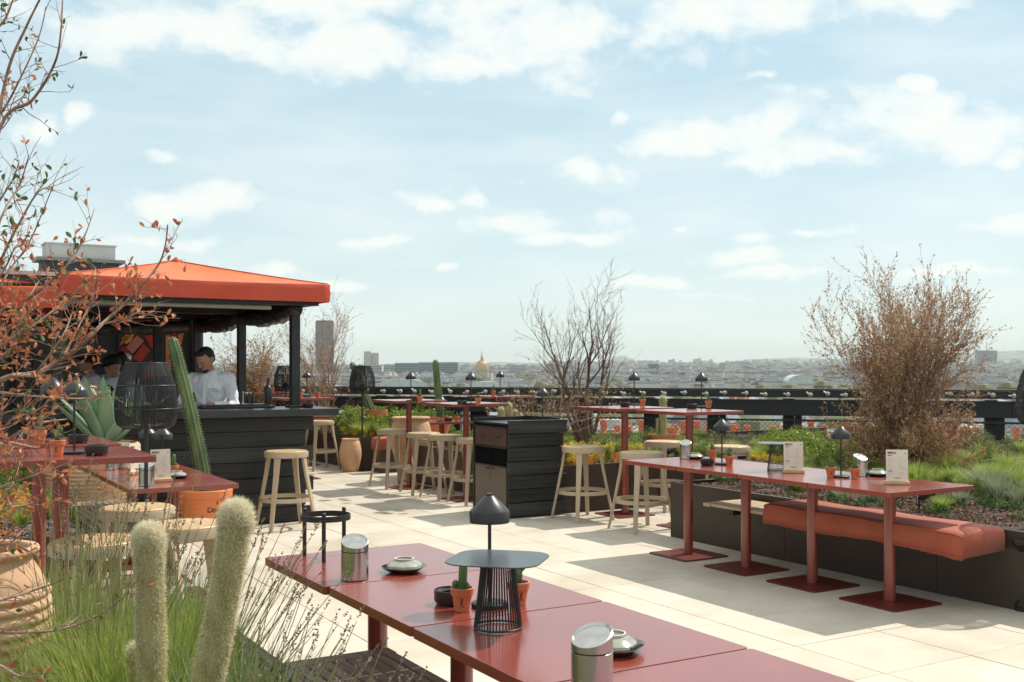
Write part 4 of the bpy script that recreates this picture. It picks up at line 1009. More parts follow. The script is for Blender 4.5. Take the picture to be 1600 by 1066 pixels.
pot_(0, G(722, 954, .756), 'tiny pot with an upright ribbed cactus left of the wire riser')
pot_(1, G(810, 944, .756), 'tiny pot with a pad cactus behind the wire riser', .3)
pot_(2, G(1113, 716, .756), 'tiny cactus pot behind the ashtray on the bench row', .2)
pot_(1, G(1139.5, 727, .756), 'tiny pad cactus pot right of the left bench row lamp')
pot_(2, G(1298, 746, .756), 'tiny pot with tall thin cactus left of the right bench row lamp', -.1)
pot_(0, G(1336, 748, .756), 'tiny cactus pot right of the right bench row lamp', .2)
pot_(1, G(89.5, 712, 1.101), 'tiny pad cactus pot on the nearest left high table', .2)
pot_(0, G(62, 693.5, 1.101), 'tiny cactus pot on the second left high table')
pot_(0, G(271, 743, .756), 'tiny cactus pot behind the menu on the left row')
pot_(0, G(1004, 634, 1.101), 'tiny cactus pot on the back left table of the recess', .3)
pot_(2, G(1107, 637.5, 1.101), 'tiny cactus pot on the high table nearest the bench planter')
pot_(0, G(656, 628.5, 1.101), 'tiny cactus pot on the high table by the ribbed urn')
pot_(1, G(747, 632.5, 1.101), 'tiny cactus pot on the high table left of the cabinet')
pot_(0, P(-13.38, 7.62, 1.101), 'tiny cactus pot on the far high table', .1)
pot_(1, P(-13.42, 6.87, .756), 'left tiny cactus pot on the far low table'); pot_(2, P(-13.22, 6.95, .756), 'right tiny cactus pot on the far low table')
pot_(0, P(-13.92, 4.92, 1.101), 'left tiny cactus pot right of the bar corner post'); pot_(1, P(-13.80, 5.12, 1.101), 'right tiny cactus pot beyond the bar corner post')
pot_(1, P(-16.95, 5.50, 1.101), 'left tiny cactus pot on the farthest high table'); pot_(0, P(-16.88, 5.66, 1.101), 'right tiny cactus pot on the farthest high table')
# ---- ashtrays
ash = thing('ashtray', '', 'ashtray')
MB().lathe([(.001, .004), (.040, .004), (.044, .0), (.046, .004), (.052, .012), (.052, .044), (.049, .046), (.047, .040), (.044, .022), (.001, .022)], n=32, cap0=False, cap1=False).build('bowl', blackmetal, ash, smooth=True)
MB().lathe([(.047, .038), (.030, .034), (.029, .036), (.047, .040)], n=32, cap0=False, cap1=False).build('lid', blackmetal, ash, smooth=True)
AS = Kind(ash); g = 'round black ashtrays on the tables'
AS.put(G(704, 943, .756), 'black ashtray behind the nearest cactus pot', rz=0, group=g)
AS.put(G(1105, 727, .756), 'black ashtray on the bench row left of the lamp', rz=0, group=g)
AS.put(G(151, 711, 1.101), 'black ashtray on the nearest left high table', rz=0, group=g)
AS.put(G(122, 692, 1.101), 'black ashtray on the second left high table', rz=0, group=g)
AS.put(G(976.5, 635.5, 1.101), 'black ashtray on the back left table of the recess', rz=0, group=g)
AS.put(G(1081, 638.5, 1.101), 'black ashtray on the high table nearest the bench planter', rz=0, group=g)
AS.put(G(650, 627.5, 1.101), 'black ashtray on the high table by the ribbed urn', rz=0, group=g)
AS.put(G(722, 632.5, 1.101), 'black ashtray on the high table left of the cabinet', rz=0, group=g)
AS.put(P(-13.28, 6.84, .756), 'black ashtray on the far low table', rz=0, group=g)
AS.put(P(-10.22, 3.63, 1.102) + V * .06, 'black ashtray on the bar corner', rz=0, group=g)
# ---- steel dispensers
def make_disp():
    t = thing('napkin_dispenser', '', 'dispenser'); r_ = .048; q = MB(); n = 40
    q.lathe([(.046, 0), (r_, .002), (r_, .098), (.0465, .099)], n=n).build('body', steel, t, smooth=True)
    vs = []
    for k in range(n):
        a = 2 * pi * k / n; vs.append((r_ * cos(a), r_ * sin(a), .101))
    for k in range(n):
        a = 2 * pi * k / n; vs.append((r_ * cos(a), r_ * sin(a), .134 + .019 * sin(a)))
    for k in range(n):
        a = 2 * pi * k / n; vs.append((r_ * .93 * cos(a), r_ * .93 * sin(a), .134 + .019 * sin(a) + .002))
    for k in range(n):
        a = 2 * pi * k / n; vs.append((r_ * .86 * cos(a), r_ * .86 * sin(a), .130 + .017 * sin(a)))
    fs = []
    for j in range(3):
        for k in range(n): fs.append((j * n + k, j * n + (k + 1) % n, (j + 1) * n + (k + 1) % n, (j + 1) * n + k))
    fs.append(tuple(range(3 * n, 4 * n))); MB().add(vs, fs).build('lid', steel, t, smooth=True)
    return t
DS = Kind(make_disp()); g = 'brushed steel dispensers on the tables'
DS.put(G(554.5, 905, .756), 'brushed steel dispenser beside the ring stand', rz=.25, group=g)
DS.put(G(925, 1084, .756), 'nearest brushed steel dispenser at the bottom edge', rz=-.6, group=g)
DS.put(G(1071, 717, .756), 'brushed steel dispenser at the left end of the bench row', rz=-.3, group=g)
DS.put(G(1344, 744, .756), 'brushed steel dispenser by the plates on the bench row', rz=.3, group=g)
DS.put(G(229, 759, .756), 'brushed steel dispenser behind the lantern pole', rz=0, group=g)
DS.put(G(176, 734, .756), 'brushed steel dispenser under the left high tables', rz=0, group=g)
# ---- plates
def make_plates():
    t = thing('plate_stack', '', 'plates')
    MB().lathe([(.001, 0), (.045, 0), (.055, .004), (.078, .018), (.080, .020), (.076, .020), (.052, .008), (.001, .006)], n=48, cap0=False, cap1=False, sq=2.6).build('plate', ceramic_d, t, smooth=True)
    MB().lathe([(.060, .012), (.064, .014), (.062, .022), (.046, .034), (.036, .038), (.034, .044), (.031, .044), (.030, .039), (.001, .038)], (-.002, .0, .004), n=48, cap0=False, cap1=False, sq=2.4).build('bowl', ceramic, t, smooth=True)
    MB().lathe([(.0345, .0442), (.0310, .0442), (.0310, .0452), (.0345, .0452), (.0345, .0442)], (-.002, 0, .004), n=48, cap0=False, cap1=False, sq=2.4).build('foot_ring', paper, t, smooth=True)
    for k in range(5):
        f = MB(); f.tube([(.065 + .003 * k, -.03 + k * .012, .020), (.045, -.028 + k * .011, .023), (.02, -.02 + k * .009, .021)], .0028, 5); f.build('fork', blackmetal, t, smooth='all')
    return t
PL = Kind(make_plates()); g = 'stacked grey and brown dishes'
PL.put(G(631, 893, .756), 'stacked dishes in the middle of the foreground row', rz=2.9, group=g)
PL.put(G(958, 1018, .756), 'stacked dishes half behind the nearest dispenser', rz=-.4, group=g)
PL.put(G(1086, 717, .756), 'stacked dishes at the left end of the bench row', rz=.4, group=g)
PL.put(G(1371, 744, .756), 'stacked dishes left of the right menu', rz=2.5, group=g)
PL.put(G(277, 747, .756), 'stacked dishes right of the menu on the left row', rz=.3, group=g)
# ---- ring stand
t = thing('ring_stand', 'black three legged ring stand for a bucket at the far corner of the foreground table', 'stand', G(511, 877, .756), .0)
p1, p2, p3 = G(474, 868, .756), G(504.5, 883, .756), G(546, 864, .756); c = (p1 + p2 + p3) / 3; t.location = c
R_ = .098
for p in (p1, p2, p3):
    d = (p - c); d.z = 0; d.normalize(); MB().lathe([(.008, 0), (.008, .186), (.006, .188)], (d.x * (R_ + .004), d.y * (R_ + .004), 0), n=14).build('leg', blackmetal, t, smooth=True)
MB().lathe([(R_ - .004, .150), (R_, .150), (R_, .172), (R_ - .004, .172), (R_ - .004, .150)], n=48, cap0=False, cap1=False).build('ring', blackmetal, t, smooth=True)
# ---- wire risers
def make_riser():
    t = thing('wire_riser', '', 'riser'); H = .196
    pts2 = rsq(.272, .272, .075, 10); MB().prism(pts2, H, H + .0035).build('tray', mat('slate_tray', (.045, .052, .058), (.055, .062, .068), rough=.26, scale=9), t, bevel=.001)
    q = MB(); n = 46
    for k in range(n):
        a = 2 * pi * k / n; q.tube([(.068 * cos(a), .068 * sin(a), .003), (.046 * cos(a), .046 * sin(a), H)], .0019, 5, cap=False)
    q.build('wires', blackmetal, t, kind='stuff')
    for (r_, z_) in ((.068, .004), (.046, H - .003)):
        pts = [(r_ * cos(2 * pi * k / 40), r_ * sin(2 * pi * k / 40), z_) for k in range(41)]; MB().tube(pts, .003, 6).build('hoop', blackmetal, t, smooth='all')
    return t
RS = Kind(make_riser()); g = 'black wire risers with flat trays'
RS.put(G(778, 981, .756), 'black wire riser with slate tray in the middle of the foreground table', rz=radians(-14), group=g)
RS.put(G(1214, 735, .756), 'black wire riser behind the left menu of the bench row', rz=radians(-14), group=g)
# ---- menus
def text(name, body, size, m_, parent, loc, rot=(pi / 2, 0, 0), align='LEFT', bold=0.0, depth=.0002, sx=1.0):
    cu = bpy.data.curves.new(name, 'FONT'); cu.body = body; cu.size = size; cu.extrude = depth; cu.align_x = align; cu.offset = bold
    cu.materials.append(m_); o = bpy.data.objects.new(name, cu); COL.objects.link(o); o.parent = parent; o.location = loc; o.rotation_euler = rot; o.scale = (sx, 1, 1); return o
def make_menu():
    t = thing('menu_card', '', 'menu')
    MB().box((0, 0, .011), (.150, .042, .022)).build('stand', standwood, t, bevel=.003)
    c = MB().box((0, 0, .105), (.136, .0022, .208)).build('card', paper, t); c.location = (0, .0, .012); c.rotation_euler = (-.06, 0, 0)
    text('heading', 'MENU', .0185, ink, c, (-.058, -.0016, .183), bold=.0006)
    text('subheading', 'SNACKS', .0075, ink, c, (-.058, -.0016, .170), bold=.0004)
    text('subheading', 'DRINKS'[:6], .0075, ink, c, (-.055, -.0016, .070), bold=.0004)
    text('name', 'CREATI', .0125, inkred, c, (.0, -.0016, .024), align='CENTER', bold=.0002, sx=1.05)
    r = random.Random(8); q = MB()
    for col_, x0 in ((0, -.056), (1, .010)):
        for k in range(13):
            z = .158 - k * .0088
            if abs(z - .074) < .006: continue
            w = r.uniform(.018, .046); q.box((x0 + w / 2, -.0014, z), (w, .0004, .0013))
            if k % 3 != 2: q.box((x0 + .050, -.0014, z), (.004, .0004, .0013))
    for k in range(5): q.box((-.045 + k * .0165, -.0014, .012), (.005, .0004, .004))
    q.build('small_print', inkgrey, c, kind='stuff')
    MB().lathe([(.0055, 0), (.0055, .0004)], n=14, M=Matrix.Translation((.052, -.0014, .186)) @ Matrix.Rotation(pi / 2, 4, 'X')).build('round_mark', inkgrey, c)
    return t
MN = Kind(make_menu()); g = 'cream menu cards in wooden stands'
MN.put(G(1240, 739, .756), 'cream menu card in a wood stand in the middle of the bench row', rz=radians(-4), group=g)
MN.put(G(1402, 757, .756), 'cream menu card in a wood stand near the right end of the bench row', rz=radians(-6), group=g)
MN.put(G(251.5, 753, .756), 'cream menu card in a wood stand by the lantern pole', rz=radians(38), group=g, scale=.96)
MN.put(G(190, 733, .756), 'cream menu card under the left high tables', rz=radians(-10), group=g, scale=.9)
MN.put(G(213, 741, .756), 'narrow looking menu card turned side on in the left row', rz=radians(75), group=g, scale=.95)
# ---- lanterns
def make_lantern():
    t = thing('floor_lantern', '', 'lamp'); z0, z1 = 1.13, 1.53; q = MB(); n = 120
    prof = [(.140, 0), (.170, .02), (.184, .07), (.187, .13), (.178, .23), (.155, .32), (.120, .40)]
    r = random.Random(6)
    for k in range(n):
        a = 2 * pi * k / n; j = r.uniform(-.02, .02); q.tube([(p[0] * cos(a + j * (i % 2)), p[0] * sin(a + j * (i % 2)), z0 + p[1]) for i, p in enumerate(prof)], .0025, 4, cap=False)
    q.build('cage_wires', blackmetal, t, kind='stuff')
    for (r_, z_) in ((.140, 0), (.187, .12), (.172, .262), (.120, .40)):
        MB().tube([(r_ * cos(2 * pi * k / 36), r_ * sin(2 * pi * k / 36), z0 + z_) for k in range(37)], .004, 6).build('hoop', blackmetal, t, smooth='all')
    MB().lathe([(.0, .02), (.07, .02), (.07, .26), (.066, .26), (.066, .03), (0, .03)], (0, 0, z0), n=24, cap0=False, cap1=False).build('glass_cylinder', glass, t, smooth=True)
    MB().lathe([(.035, .03), (.035, .14), (.01, .16)], (0, 0, z0), n=16).build('lamp_body', paper, t, smooth=True)
    MB().lathe([(.012, 0), (.012, z0 + .02)], n=14).build('pole', blackmetal, t, smooth=True)
    MB().lathe([(.001, 0), (.15, 0), (.15, .010), (.012, .014)], n=36).build('base', blackmetal, t, smooth=True)
    return t
LN = Kind(make_lantern()); g = 'black wire lanterns on poles'
LN.put((-2.263, 6.60, 0), 'big black wire lantern on a pole in front of the bar at left', rz=0, group=g)
LN.put((-2.19, 15.6, 0), 'black wire lantern on a pole beside the small round urn', rz=0, group=g)
LN.put((-3.65, 17.2, 0), 'dark lantern far back between the bar post and the hedge', rz=0, group=g)
LN.put((3.52, 7.02, 0), 'black wire lantern cut off by the right edge of the picture', rz=0, group=g)
# ---- black sculpted stool
o = tag(MB().lathe([(.001, 0), (.17, 0), (.175, .04), (.13, .09), (.06, .17), (.05, .22), (.07, .28), (.14, .36), (.19, .41), (.19, .44), (.001, .445)], n=6).build('pedestal_stool', char, None, bevel=.008), 'black faceted hourglass stool at the right edge below the bench', 'stool')
o.location = (3.27, 6.62, 0); o.rotation_euler = (0, 0, .3)
# ---- urns and big pots
def urn(name, label, prof, loc, m_, n=48, rib=None, cat='urn', soilz=None):
    t = thing(name, label, cat, loc, 0)
    pr = []
    for i in range(len(prof) - 1):
        (r0, z0), (r1, z1) = prof[i], prof[i + 1]; k = max(1, int((z1 - z0) / .0045)) if rib and z1 > z0 else 1
        for j in range(k):
            f = j / k; r_ = r0 + (r1 - r0) * f; z_ = z0 + (z1 - z0) * f
            if rib and rib[0] < z_ < rib[1]: r_ += rib[2] * abs(sin(pi * z_ / rib[3])) 
            pr.append((r_, z_))
    pr.append(prof[-1]); MB().lathe(pr, n=n, cap1=False).build('body', m_, t, smooth=True)
    if soilz:
        MB().lathe([(.001, soilz[1]), (soilz[0], soilz[1])], n=24, cap0=False, cap1=True).build('soil', soil, t)
    return t
def smoothprof(pts, n=6):
    out = []
    for i in range(len(pts) - 1):
        p0 = pts[max(i - 1, 0)]; p1 = pts[i]; p2 = pts[i + 1]; p3 = pts[min(i + 2, len(pts) - 1)]
        for k in range(n):
            t = k / n
            out.append(tuple(.5 * ((2 * p1[j]) + (-p0[j] + p2[j]) * t + (2 * p0[j] - 5 * p1[j] + 4 * p2[j] - p3[j]) * t * t + (-p0[j] + 3 * p1[j] - 3 * p2[j] + p3[j]) * t ** 3) for j in range(2)))
    return out + [pts[-1]]
urn('round_urn', 'small smooth terracotta urn on the paving by the far planter', smoothprof([(.10, 0), (.125, .06), (.155, .20), (.158, .30), (.140, .40), (.120, .455), (.128, .47), (.118, .475), (.10, .44), (.09, .3)]), (-2.34, 15.45, 0), mat('smooth_clay', (.60, .34, .19), (.66, .40, .24), rough=.8, scale=6, bump=.08))
urn('ribbed_urn', 'big pale ribbed urn standing behind the high table and stools', smoothprof([(.11, 0), (.13, .04), (.19, .22), (.26, .48), (.275, .60), (.25, .74), (.225, .80), (.25, .83), (.245, .85), (.20, .84), (.19, .78)]), (-1.34, 14.15, 0), terra_pale, rib=(.05, .60, .010, .034))
urn('ribbed_urn', 'big pale ribbed urn at the left front edge, with the copper shrub behind', smoothprof([(.11, 0), (.15, .10), (.19, .28), (.20, .38), (.185, .48), (.150, .545), (.150, .56), (.170, .575), (.165, .59), (.140, .585), (.135, .53), (.12, .45)]), (-1.655, 3.32, .35), terra_pale, rib=(.02, .46, .013, .036), soilz=(.13, .50))
urn('ribbed_pot', 'large pale ribbed pot holding the agave behind the left tables', smoothprof([(.24, 0), (.30, .06), (.35, .20), (.37, .36), (.36, .48), (.375, .52), (.35, .53), (.33, .47)]), (-3.52, 8.95, .34), terra_pale, rib=(.02, .40, .010, .034), cat='pot', soilz=(.34, .45))
pot = urn('cactus_planter', 'bright orange round planter with dark lettering beside the bar', [(.19, 0), (.225, .36), (.236, .365), (.240, .425), (.232, .432), (.215, .43), (.205, .36)], (-2.72, 9.45, 0), terra_orange, cat='planter', soilz=(.212, .39))
# lettering wrapped round the planter front
def wrap_text(body, size, center_ang, zc, rad_of_z, parent, m_, spacing):
    for i, ch in enumerate(body):
        a = center_ang + (i - (len(body) - 1) / 2) * spacing; r_ = rad_of_z + .0016
        o = text('letter', ch, size, m_, parent, (r_ * cos(a), r_ * sin(a), zc), (pi / 2, 0, a + pi / 2), 'CENTER', .0012, .0006)
wrap_text('Don', .066, radians(-78) + .46, .245, .2155, pot, ink, .19)
a = radians(-78) + .56; r_ = .2215
e = MB()
for (x, z, w, h) in ((0, 0, .010, .016), (.002, .012, .008, .007), (0, .0165, .018, .003), (0, -.010, .018, .003)): e.box((x, 0, z), (w, .003, h))
o = e.build('emblem', ink, pot); o.location = (r_ * cos(a), r_ * sin(a), .322); o.rotation_euler = (0, 0, a + pi / 2)
def bigpot(label, loc, r_, h):
    t = thing('terracotta_pot', label, 'pot', loc, 0)
    MB().lathe([(r_ * .72, 0), (r_ * .92, h * .75), (r_, h * .76), (r_ * 1.02, h), (r_ * .93, h), (r_ * .9, h * .85)], n=36, cap1=False).build('body', terra, t, smooth=True)
    MB().lathe([(.001, h * .88), (r_ * .92, h * .88)], n=24, cap0=False).build('soil', soil, t); return t
p = D(588, 662, 16.4); bigpot('terracotta pot of the leaning cactus behind the far lantern', (p.x, p.y, .46), .175, .40)
p = D(683, 662, 16.2); bigpot('terracotta pot of the tall straight cactus on the skyline', (p.x, p.y, .46), .22, .30)
p = D(1037, 690, 13.5); bigpot('terracotta pot of the woolly column cactus at the recess', (p.x, p.y, .46), .20, .20)
# ---- garden spotlights
sp = thing('garden_spotlight', '', 'spotlight')
MB().lathe([(.03, 0), (.036, .01), (.036, .11), (.03, .12)], n=16, M=Matrix.Translation((0, 0, .10)) @ Matrix.Rotation(1.1, 4, 'X')).build('housing', blackmetal, sp, smooth=True)
MB().tube([(0, 0, -.03), (0, 0, .10)], .008, 6).build('spike', blackmetal, sp)
SPL = Kind(sp)
SPL.put(P(-9.45, 6.28, .455), 'round black garden spotlight at the corner of the sedum planter', rz=.3, group='garden spotlights'); SPL.put(P(-9.4, 7.6, .455), 'black garden spotlight tilted up among the plants of the recess', rz=2.3, group='garden spotlights')
SPL.put(P(-5.2, 6.55, .455), 'black garden spotlight in the soil behind the bench', rz=1.2, group='garden spotlights')
# ================================================================== PLANTS
def curve_pts(pts, n=6):
    pts = [Vector(p) for p in pts]; out = []
    for i in range(len(pts) - 1):
        p0 = pts[max(i - 1, 0)]; p1 = pts[i]; p2 = pts[i + 1]; p3 = pts[min(i + 2, len(pts) - 1)]
        for k in range(n):
            t = k / n; out.append(.5 * ((2 * p1) + (-p0 + p2) * t + (2 * p0 - 5 * p1 + 4 * p2 - p3) * t * t + (-p0 + 3 * p1 - 3 * p2 + p3) * t ** 3))
    return out + [pts[-1]]
def rvec(r): 
    while True:
        v = Vector((r.uniform(-1, 1), r.uniform(-1, 1), r.uniform(-1, 1)))
        if .1 < v.length < 1: return v.normalized()
def grow(qb, leaves, p, d, L, rad, lvl, r, o):
    """one branch and, recursively, its side branches. o: options"""
    n = max(3, min(9, int(L / o['seg']))); pts = [Vector(p)]; d = Vector(d).normalized(); st = L / n
    for i in range(n):
        d = (d + rvec(r) * o['jit'] + Vector((0, 0, o['up'] * (1 if lvl < 3 else .6)))).normalized(); pts.append(pts[-1] + d * st)
    rads = [rad * (1 - .62 * i / n) for i in range(n + 1)]
    qb.tube(pts, rads, 6 if rad > .012 else (4 if rad > .004 else 3), cap=False)
    if lvl < o['max']:
        k = o['kids'][lvl]; k = int(k) + (r.random() < k - int(k))
        for c in range(k):
            t = (o['t0'] + (1 - o['t0']) * (c + r.random()) / k); i = min(n - 1, int(t * n)); f = t * n - i
            q = pts[i].lerp(pts[i + 1], f); ax = (pts[i + 1] - pts[i]).normalized(); s = ax.cross(rvec(r)).normalized(); a = radians(r.uniform(*o['ang']))
            grow(qb, leaves, q, ax * cos(a) + s * sin(a), L * r.uniform(*o['ratio']), max(rads[i] * .62, o['rmin']), lvl + 1, r, o)
    if lvl >= o['leaflvl'] and leaves:
        for c in range(o['leafn']):
            if r.random() > o['leafp']: continue
            t = r.random() * n; i = min(n - 1, int(t)); q = pts[i].lerp(pts[i + 1], t - i); ax = (pts[i + 1] - pts[i]).normalized()
            dd = (ax * .7 + rvec(r)).normalized() * r.uniform(*o['leafs']); lf_ = (leaves[0] if r.random() > o.get('mix', 0) else leaves[1]); (lf_.leaf6 if o.get('hi') else lf_.leaf)(q, dd, dd.length * r.uniform(.22, .34) * (.85 if o.get('hi') else 1))
def finish_tree(name, label, cat, loc, qb, lv, mats, bm, group=None, crown='foliage'):
    t = thing(name, label, cat, loc, 0, group); qb.build('branches', bm, t, smooth='all')
    for l, m_ in zip(lv, mats):
        if l.v: l.build(crown, m_, t, kind='stuff')
    return t
# bare tree
r = random.Random(12); qb = MB(); lv = [MB(), MB()]
o = dict(seg=.07, jit=.13, up=.07, max=4, kids=[5, 4.6, 3.2, 1.3], t0=.22, ang=(16, 36), ratio=(.46, .76), rmin=.0024, leaflvl=3, leafn=3, leafp=.22, leafs=(.012, .028), mix=.3)
for (dx, dy, L, rd) in ((-.20, .02, 1.18, .036), (.03, .08, 1.34, .040), (.24, -.05, 1.16, .030), (-.30, -.1, 1.0, .028)):
    base = Vector((dx * .12, dy * .1, 0)); mid = base + Vector((dx * .5, dy * .5, .32)); qb.tube([base, base.lerp(mid, .5) + Vector((.01, 0, 0)), mid], [rd * 1.5, rd * 1.3, rd], 8, cap=False)
    grow(qb, lv, mid, Vector((dx * 1.15, dy, .9)), L, rd * .85, 0, r, o)
finish_tree('bare_tree', 'leafless vase shaped tree behind the sedum planter', 'tree', (.99, 14.4, .45), qb, lv, [leaf_tan, leaf_gr], bark).scale = (.95, .9, .86)
# twiggy shrub left of the tree
r = random.Random(3); qb = MB(); lv = [MB(), MB()]
o = dict(seg=.06, jit=.28, up=.02, max=3, kids=[5, 4, 3.5], t0=.2, ang=(25, 65), ratio=(.4, .7), rmin=.0018, leaflvl=1, leafn=4, leafp=.5, leafs=(.015, .035), mix=.25)
for k in range(9): a = r.uniform(0, 6.28); grow(qb, lv, (0, 0, 0), (cos(a) * .5 - .15, sin(a) * .4, .9), r.uniform(.6, .95), .011, 0, r, o)
finish_tree('twiggy_shrub', 'low twiggy shrub with reddish leaves leaning left of the bare tree', 'shrub', (.55, 14.0, .45), qb, lv, [leaf_tan, leaf_ol], bark_red)
# copper shrub at the right
r = random.Random(31); qb = MB(); lv = [MB(), MB()]
o = dict(seg=.08, jit=.20, up=.04, max=3, kids=[9, 7, 4.6], t0=.08, ang=(16, 44), ratio=(.32, .56), rmin=.0019, leaflvl=1, leafn=8, leafp=.56, leafs=(.014, .036), mix=.08)
for k in range(24):
    a = k * 2.4 + r.uniform(-.3, .3); s = .42 * (k * 5 % 12 + .5) / 12; grow(qb, lv, (cos(a) * .12, sin(a) * .12, 0), (cos(a) * s, sin(a) * s, 1), r.uniform(1.45, 1.75) * (1.08 - s * .5), r.uniform(.008, .018), 0, r, o)
o2 = dict(o); o2['up'] = 0
for k in range(22):
    a = r.uniform(0, 6.28); grow(qb, lv, (cos(a) * .1, sin(a) * .1, .02), (cos(a) * 1.0, sin(a) * 1.0, r.uniform(.2, .8)), r.uniform(.5, .85), .008, 0, r, o2)
finish_tree('copper_shrub', 'big dense copper brown shrub behind the right menu', 'shrub', (4.03, 10.9, .45), qb, lv, [leaf_tan, leaf_gr], bark_red).scale = (.74, .74, .90)
# bare shrub left, hedge
r = random.Random(8); qb = MB(); lv = [MB(), MB()]
o = dict(seg=.07, jit=.15, up=.05, max=3, kids=[6, 4.5, 3], t0=.15, ang=(15, 42), ratio=(.4, .65), rmin=.0022, leaflvl=1, leafn=4, leafp=.5, leafs=(.018, .034), mix=.25)
for k in range(9): a = r.uniform(0, 6.28); s = r.uniform(.05, .4); grow(qb, lv, (cos(a) * .06, sin(a) * .06, 0), (cos(a) * s, sin(a) * s, 1), r.uniform(1.0, 1.45), .012, 0, r, o)
finish_tree('bare_shrub', 'half bare shrub in front of the far brown office tower', 'shrub', (-2.95, 16.9, .45), qb, lv, [leaf_tan, leaf_ol], bark_red)
r = random.Random(9); qb = MB(); lv = [MB(), MB()]
o = dict(seg=.09, jit=.15, up=.05, max=3, kids=[6, 5, 3.5], t0=.12, ang=(15, 45), ratio=(.4, .65), rmin=.0024, leaflvl=1, leafn=6, leafp=.6, leafs=(.02, .04), mix=.3)
for k in range(14): a = r.uniform(0, 6.28); s = r.uniform(.05, .36); grow(qb, lv, (cos(a) * .15, sin(a) * .1, 0), (cos(a) * s, sin(a) * s, 1), r.uniform(.8, 1.12), .012, 0, r, o)
finish_tree('twiggy_shrub', 'dense tan shrub framed between the two right bar posts', 'shrub', (-4.30, 18.0, .45), qb, lv, [leaf_tan, leaf_ol], bark_red)
r = random.Random(19); qb = MB(); lv = [MB(), MB()]; o['leafn'] = 5
for k in range(7): a = r.uniform(0, 6.28); s = r.uniform(.05, .4); grow(qb, lv, (0, 0, 0), (cos(a) * s, sin(a) * s, 1), r.uniform(.5, .75), .009, 0, r, o)
finish_tree('twiggy_shrub', 'small thin shrub at the left of the middle bar post', 'shrub', (-4.95, 18.3, .45), qb, lv, [leaf_ol, leaf_gr], bark_red)
# copper leaved shrub in the near left corner: long arching branches
r = random.Random(77); qb = MB(); lv = [MB(), MB()]
BR = [([(-90, 820), (-70, 500), (-20, 290), (10, 120), (42, 40), (75, -25)], 3.2, .010, 0), ([(-90, 700), (-50, 420), (0, 200), (50, 157), (85, 100), (95, 50), (98, -10)], 3.0, .008, 0),
      ([(-60, 520), (0, 345), (30, 290), (45, 243)], 2.9, .005, 0), ([(-60, 560), (0, 410), (35, 340), (60, 300), (84, 290)], 3.1, .006, .3), ([(-70, 640), (0, 450), (45, 380), (84, 288)], 3.3, .006, .4),
      ([(40, 470), (90, 430), (125, 385), (148, 326)], 3.3, .005, .8), ([(-90, 660), (0, 594), (56, 583), (110, 553), (141, 526), (160, 506), (197, 473), (225, 442), (248, 413), (258, 385), (262, 352)], 2.9, .008, .9),
      ([(-60, 590), (0, 541), (56, 506), (93, 478), (125, 450), (150, 420)], 3.1, .007, .9), ([(-60, 260), (0, 180), (28, 130), (60, 60), (72, 10)], 3.4, .006, .1),
      ([(-70, 600), (0, 613), (84, 622), (141, 622), (178, 612)], 2.7, .005, .8), ([(-60, 960), (0, 938), (52, 923), (101, 905)], 2.8, .007, .3), ([(-60, 1000), (0, 989), (72, 987), (129, 973), (172, 950), (202, 924)], 2.7, .006, .15),
      ([(-60, 1020), (0, 1040), (29, 1056), (66, 1061)], 2.6, .005, .6), ([(-80, 740), (0, 650), (60, 640), (95, 600)], 3.1, .006, 1), ([(-80, 800), (0, 700), (50, 665), (105, 655)], 2.9, .006, 1),
      ([(-80, 850), (-10, 770), (50, 745), (112, 722)], 2.8, .006, 1), ([(-80, 860), (0, 800), (40, 790), (75, 780)], 3.0, .006, 1), ([(-70, 700), (-10, 560), (30, 490), (60, 440)], 3.4, .007, 1),
      ([(-60, 420), (-10, 330), (20, 280), (30, 250)], 3.2, .005, .2), ([(-70, 500), (0, 430), (25, 385), (52, 365)], 3.0, .005, 1), ([(-60, 680), (10, 690), (60, 700), (92, 690)], 2.6, .005, 1),
      ([(-80, 900), (-20, 860), (20, 850), (60, 870)], 2.9, .006, .8), ([(-70, 780), (-10, 740), (20, 700), (45, 660)], 3.3, .006, 1), ([(-60, 620), (0, 560), (30, 530), (50, 480), (70, 470)], 2.8, .005, 1),
      ([(100, 556), (128, 500), (148, 460), (152, 420)], 2.95, .0035, .6), ([(56, 583), (95, 530), (112, 490), (117, 452)], 2.85, .0035, .9), ([(160, 506), (190, 500), (212, 490), (222, 478)], 2.9, .0035, .9), ([(-60, 80), (0, 40), (20, 0), (30, -30)], 3.3, .006, 0)]
o = dict(seg=.03, jit=.22, up=.05, max=1, kids=[.9], t0=.3, ang=(25, 60), ratio=(.35, .6), rmin=.0009, leaflvl=0, leafn=3, leafp=.7, leafs=(.016, .028), mix=.1, hi=True)
for k in range(8):
    y0 = r.uniform(470, 860); x1 = r.uniform(15, 105) * (1 - abs(y0 - 660) / 500); BR.append(([(-90, y0 + 120), (-40, y0 + 40), (x1 * .4, y0 + r.uniform(-25, 25)), (x1, y0 - r.uniform(10, 80))], r.uniform(2.7, 3.5), .0045, 1))
lg = MB(); hub = Vector((-1.75, 3.3, .95))
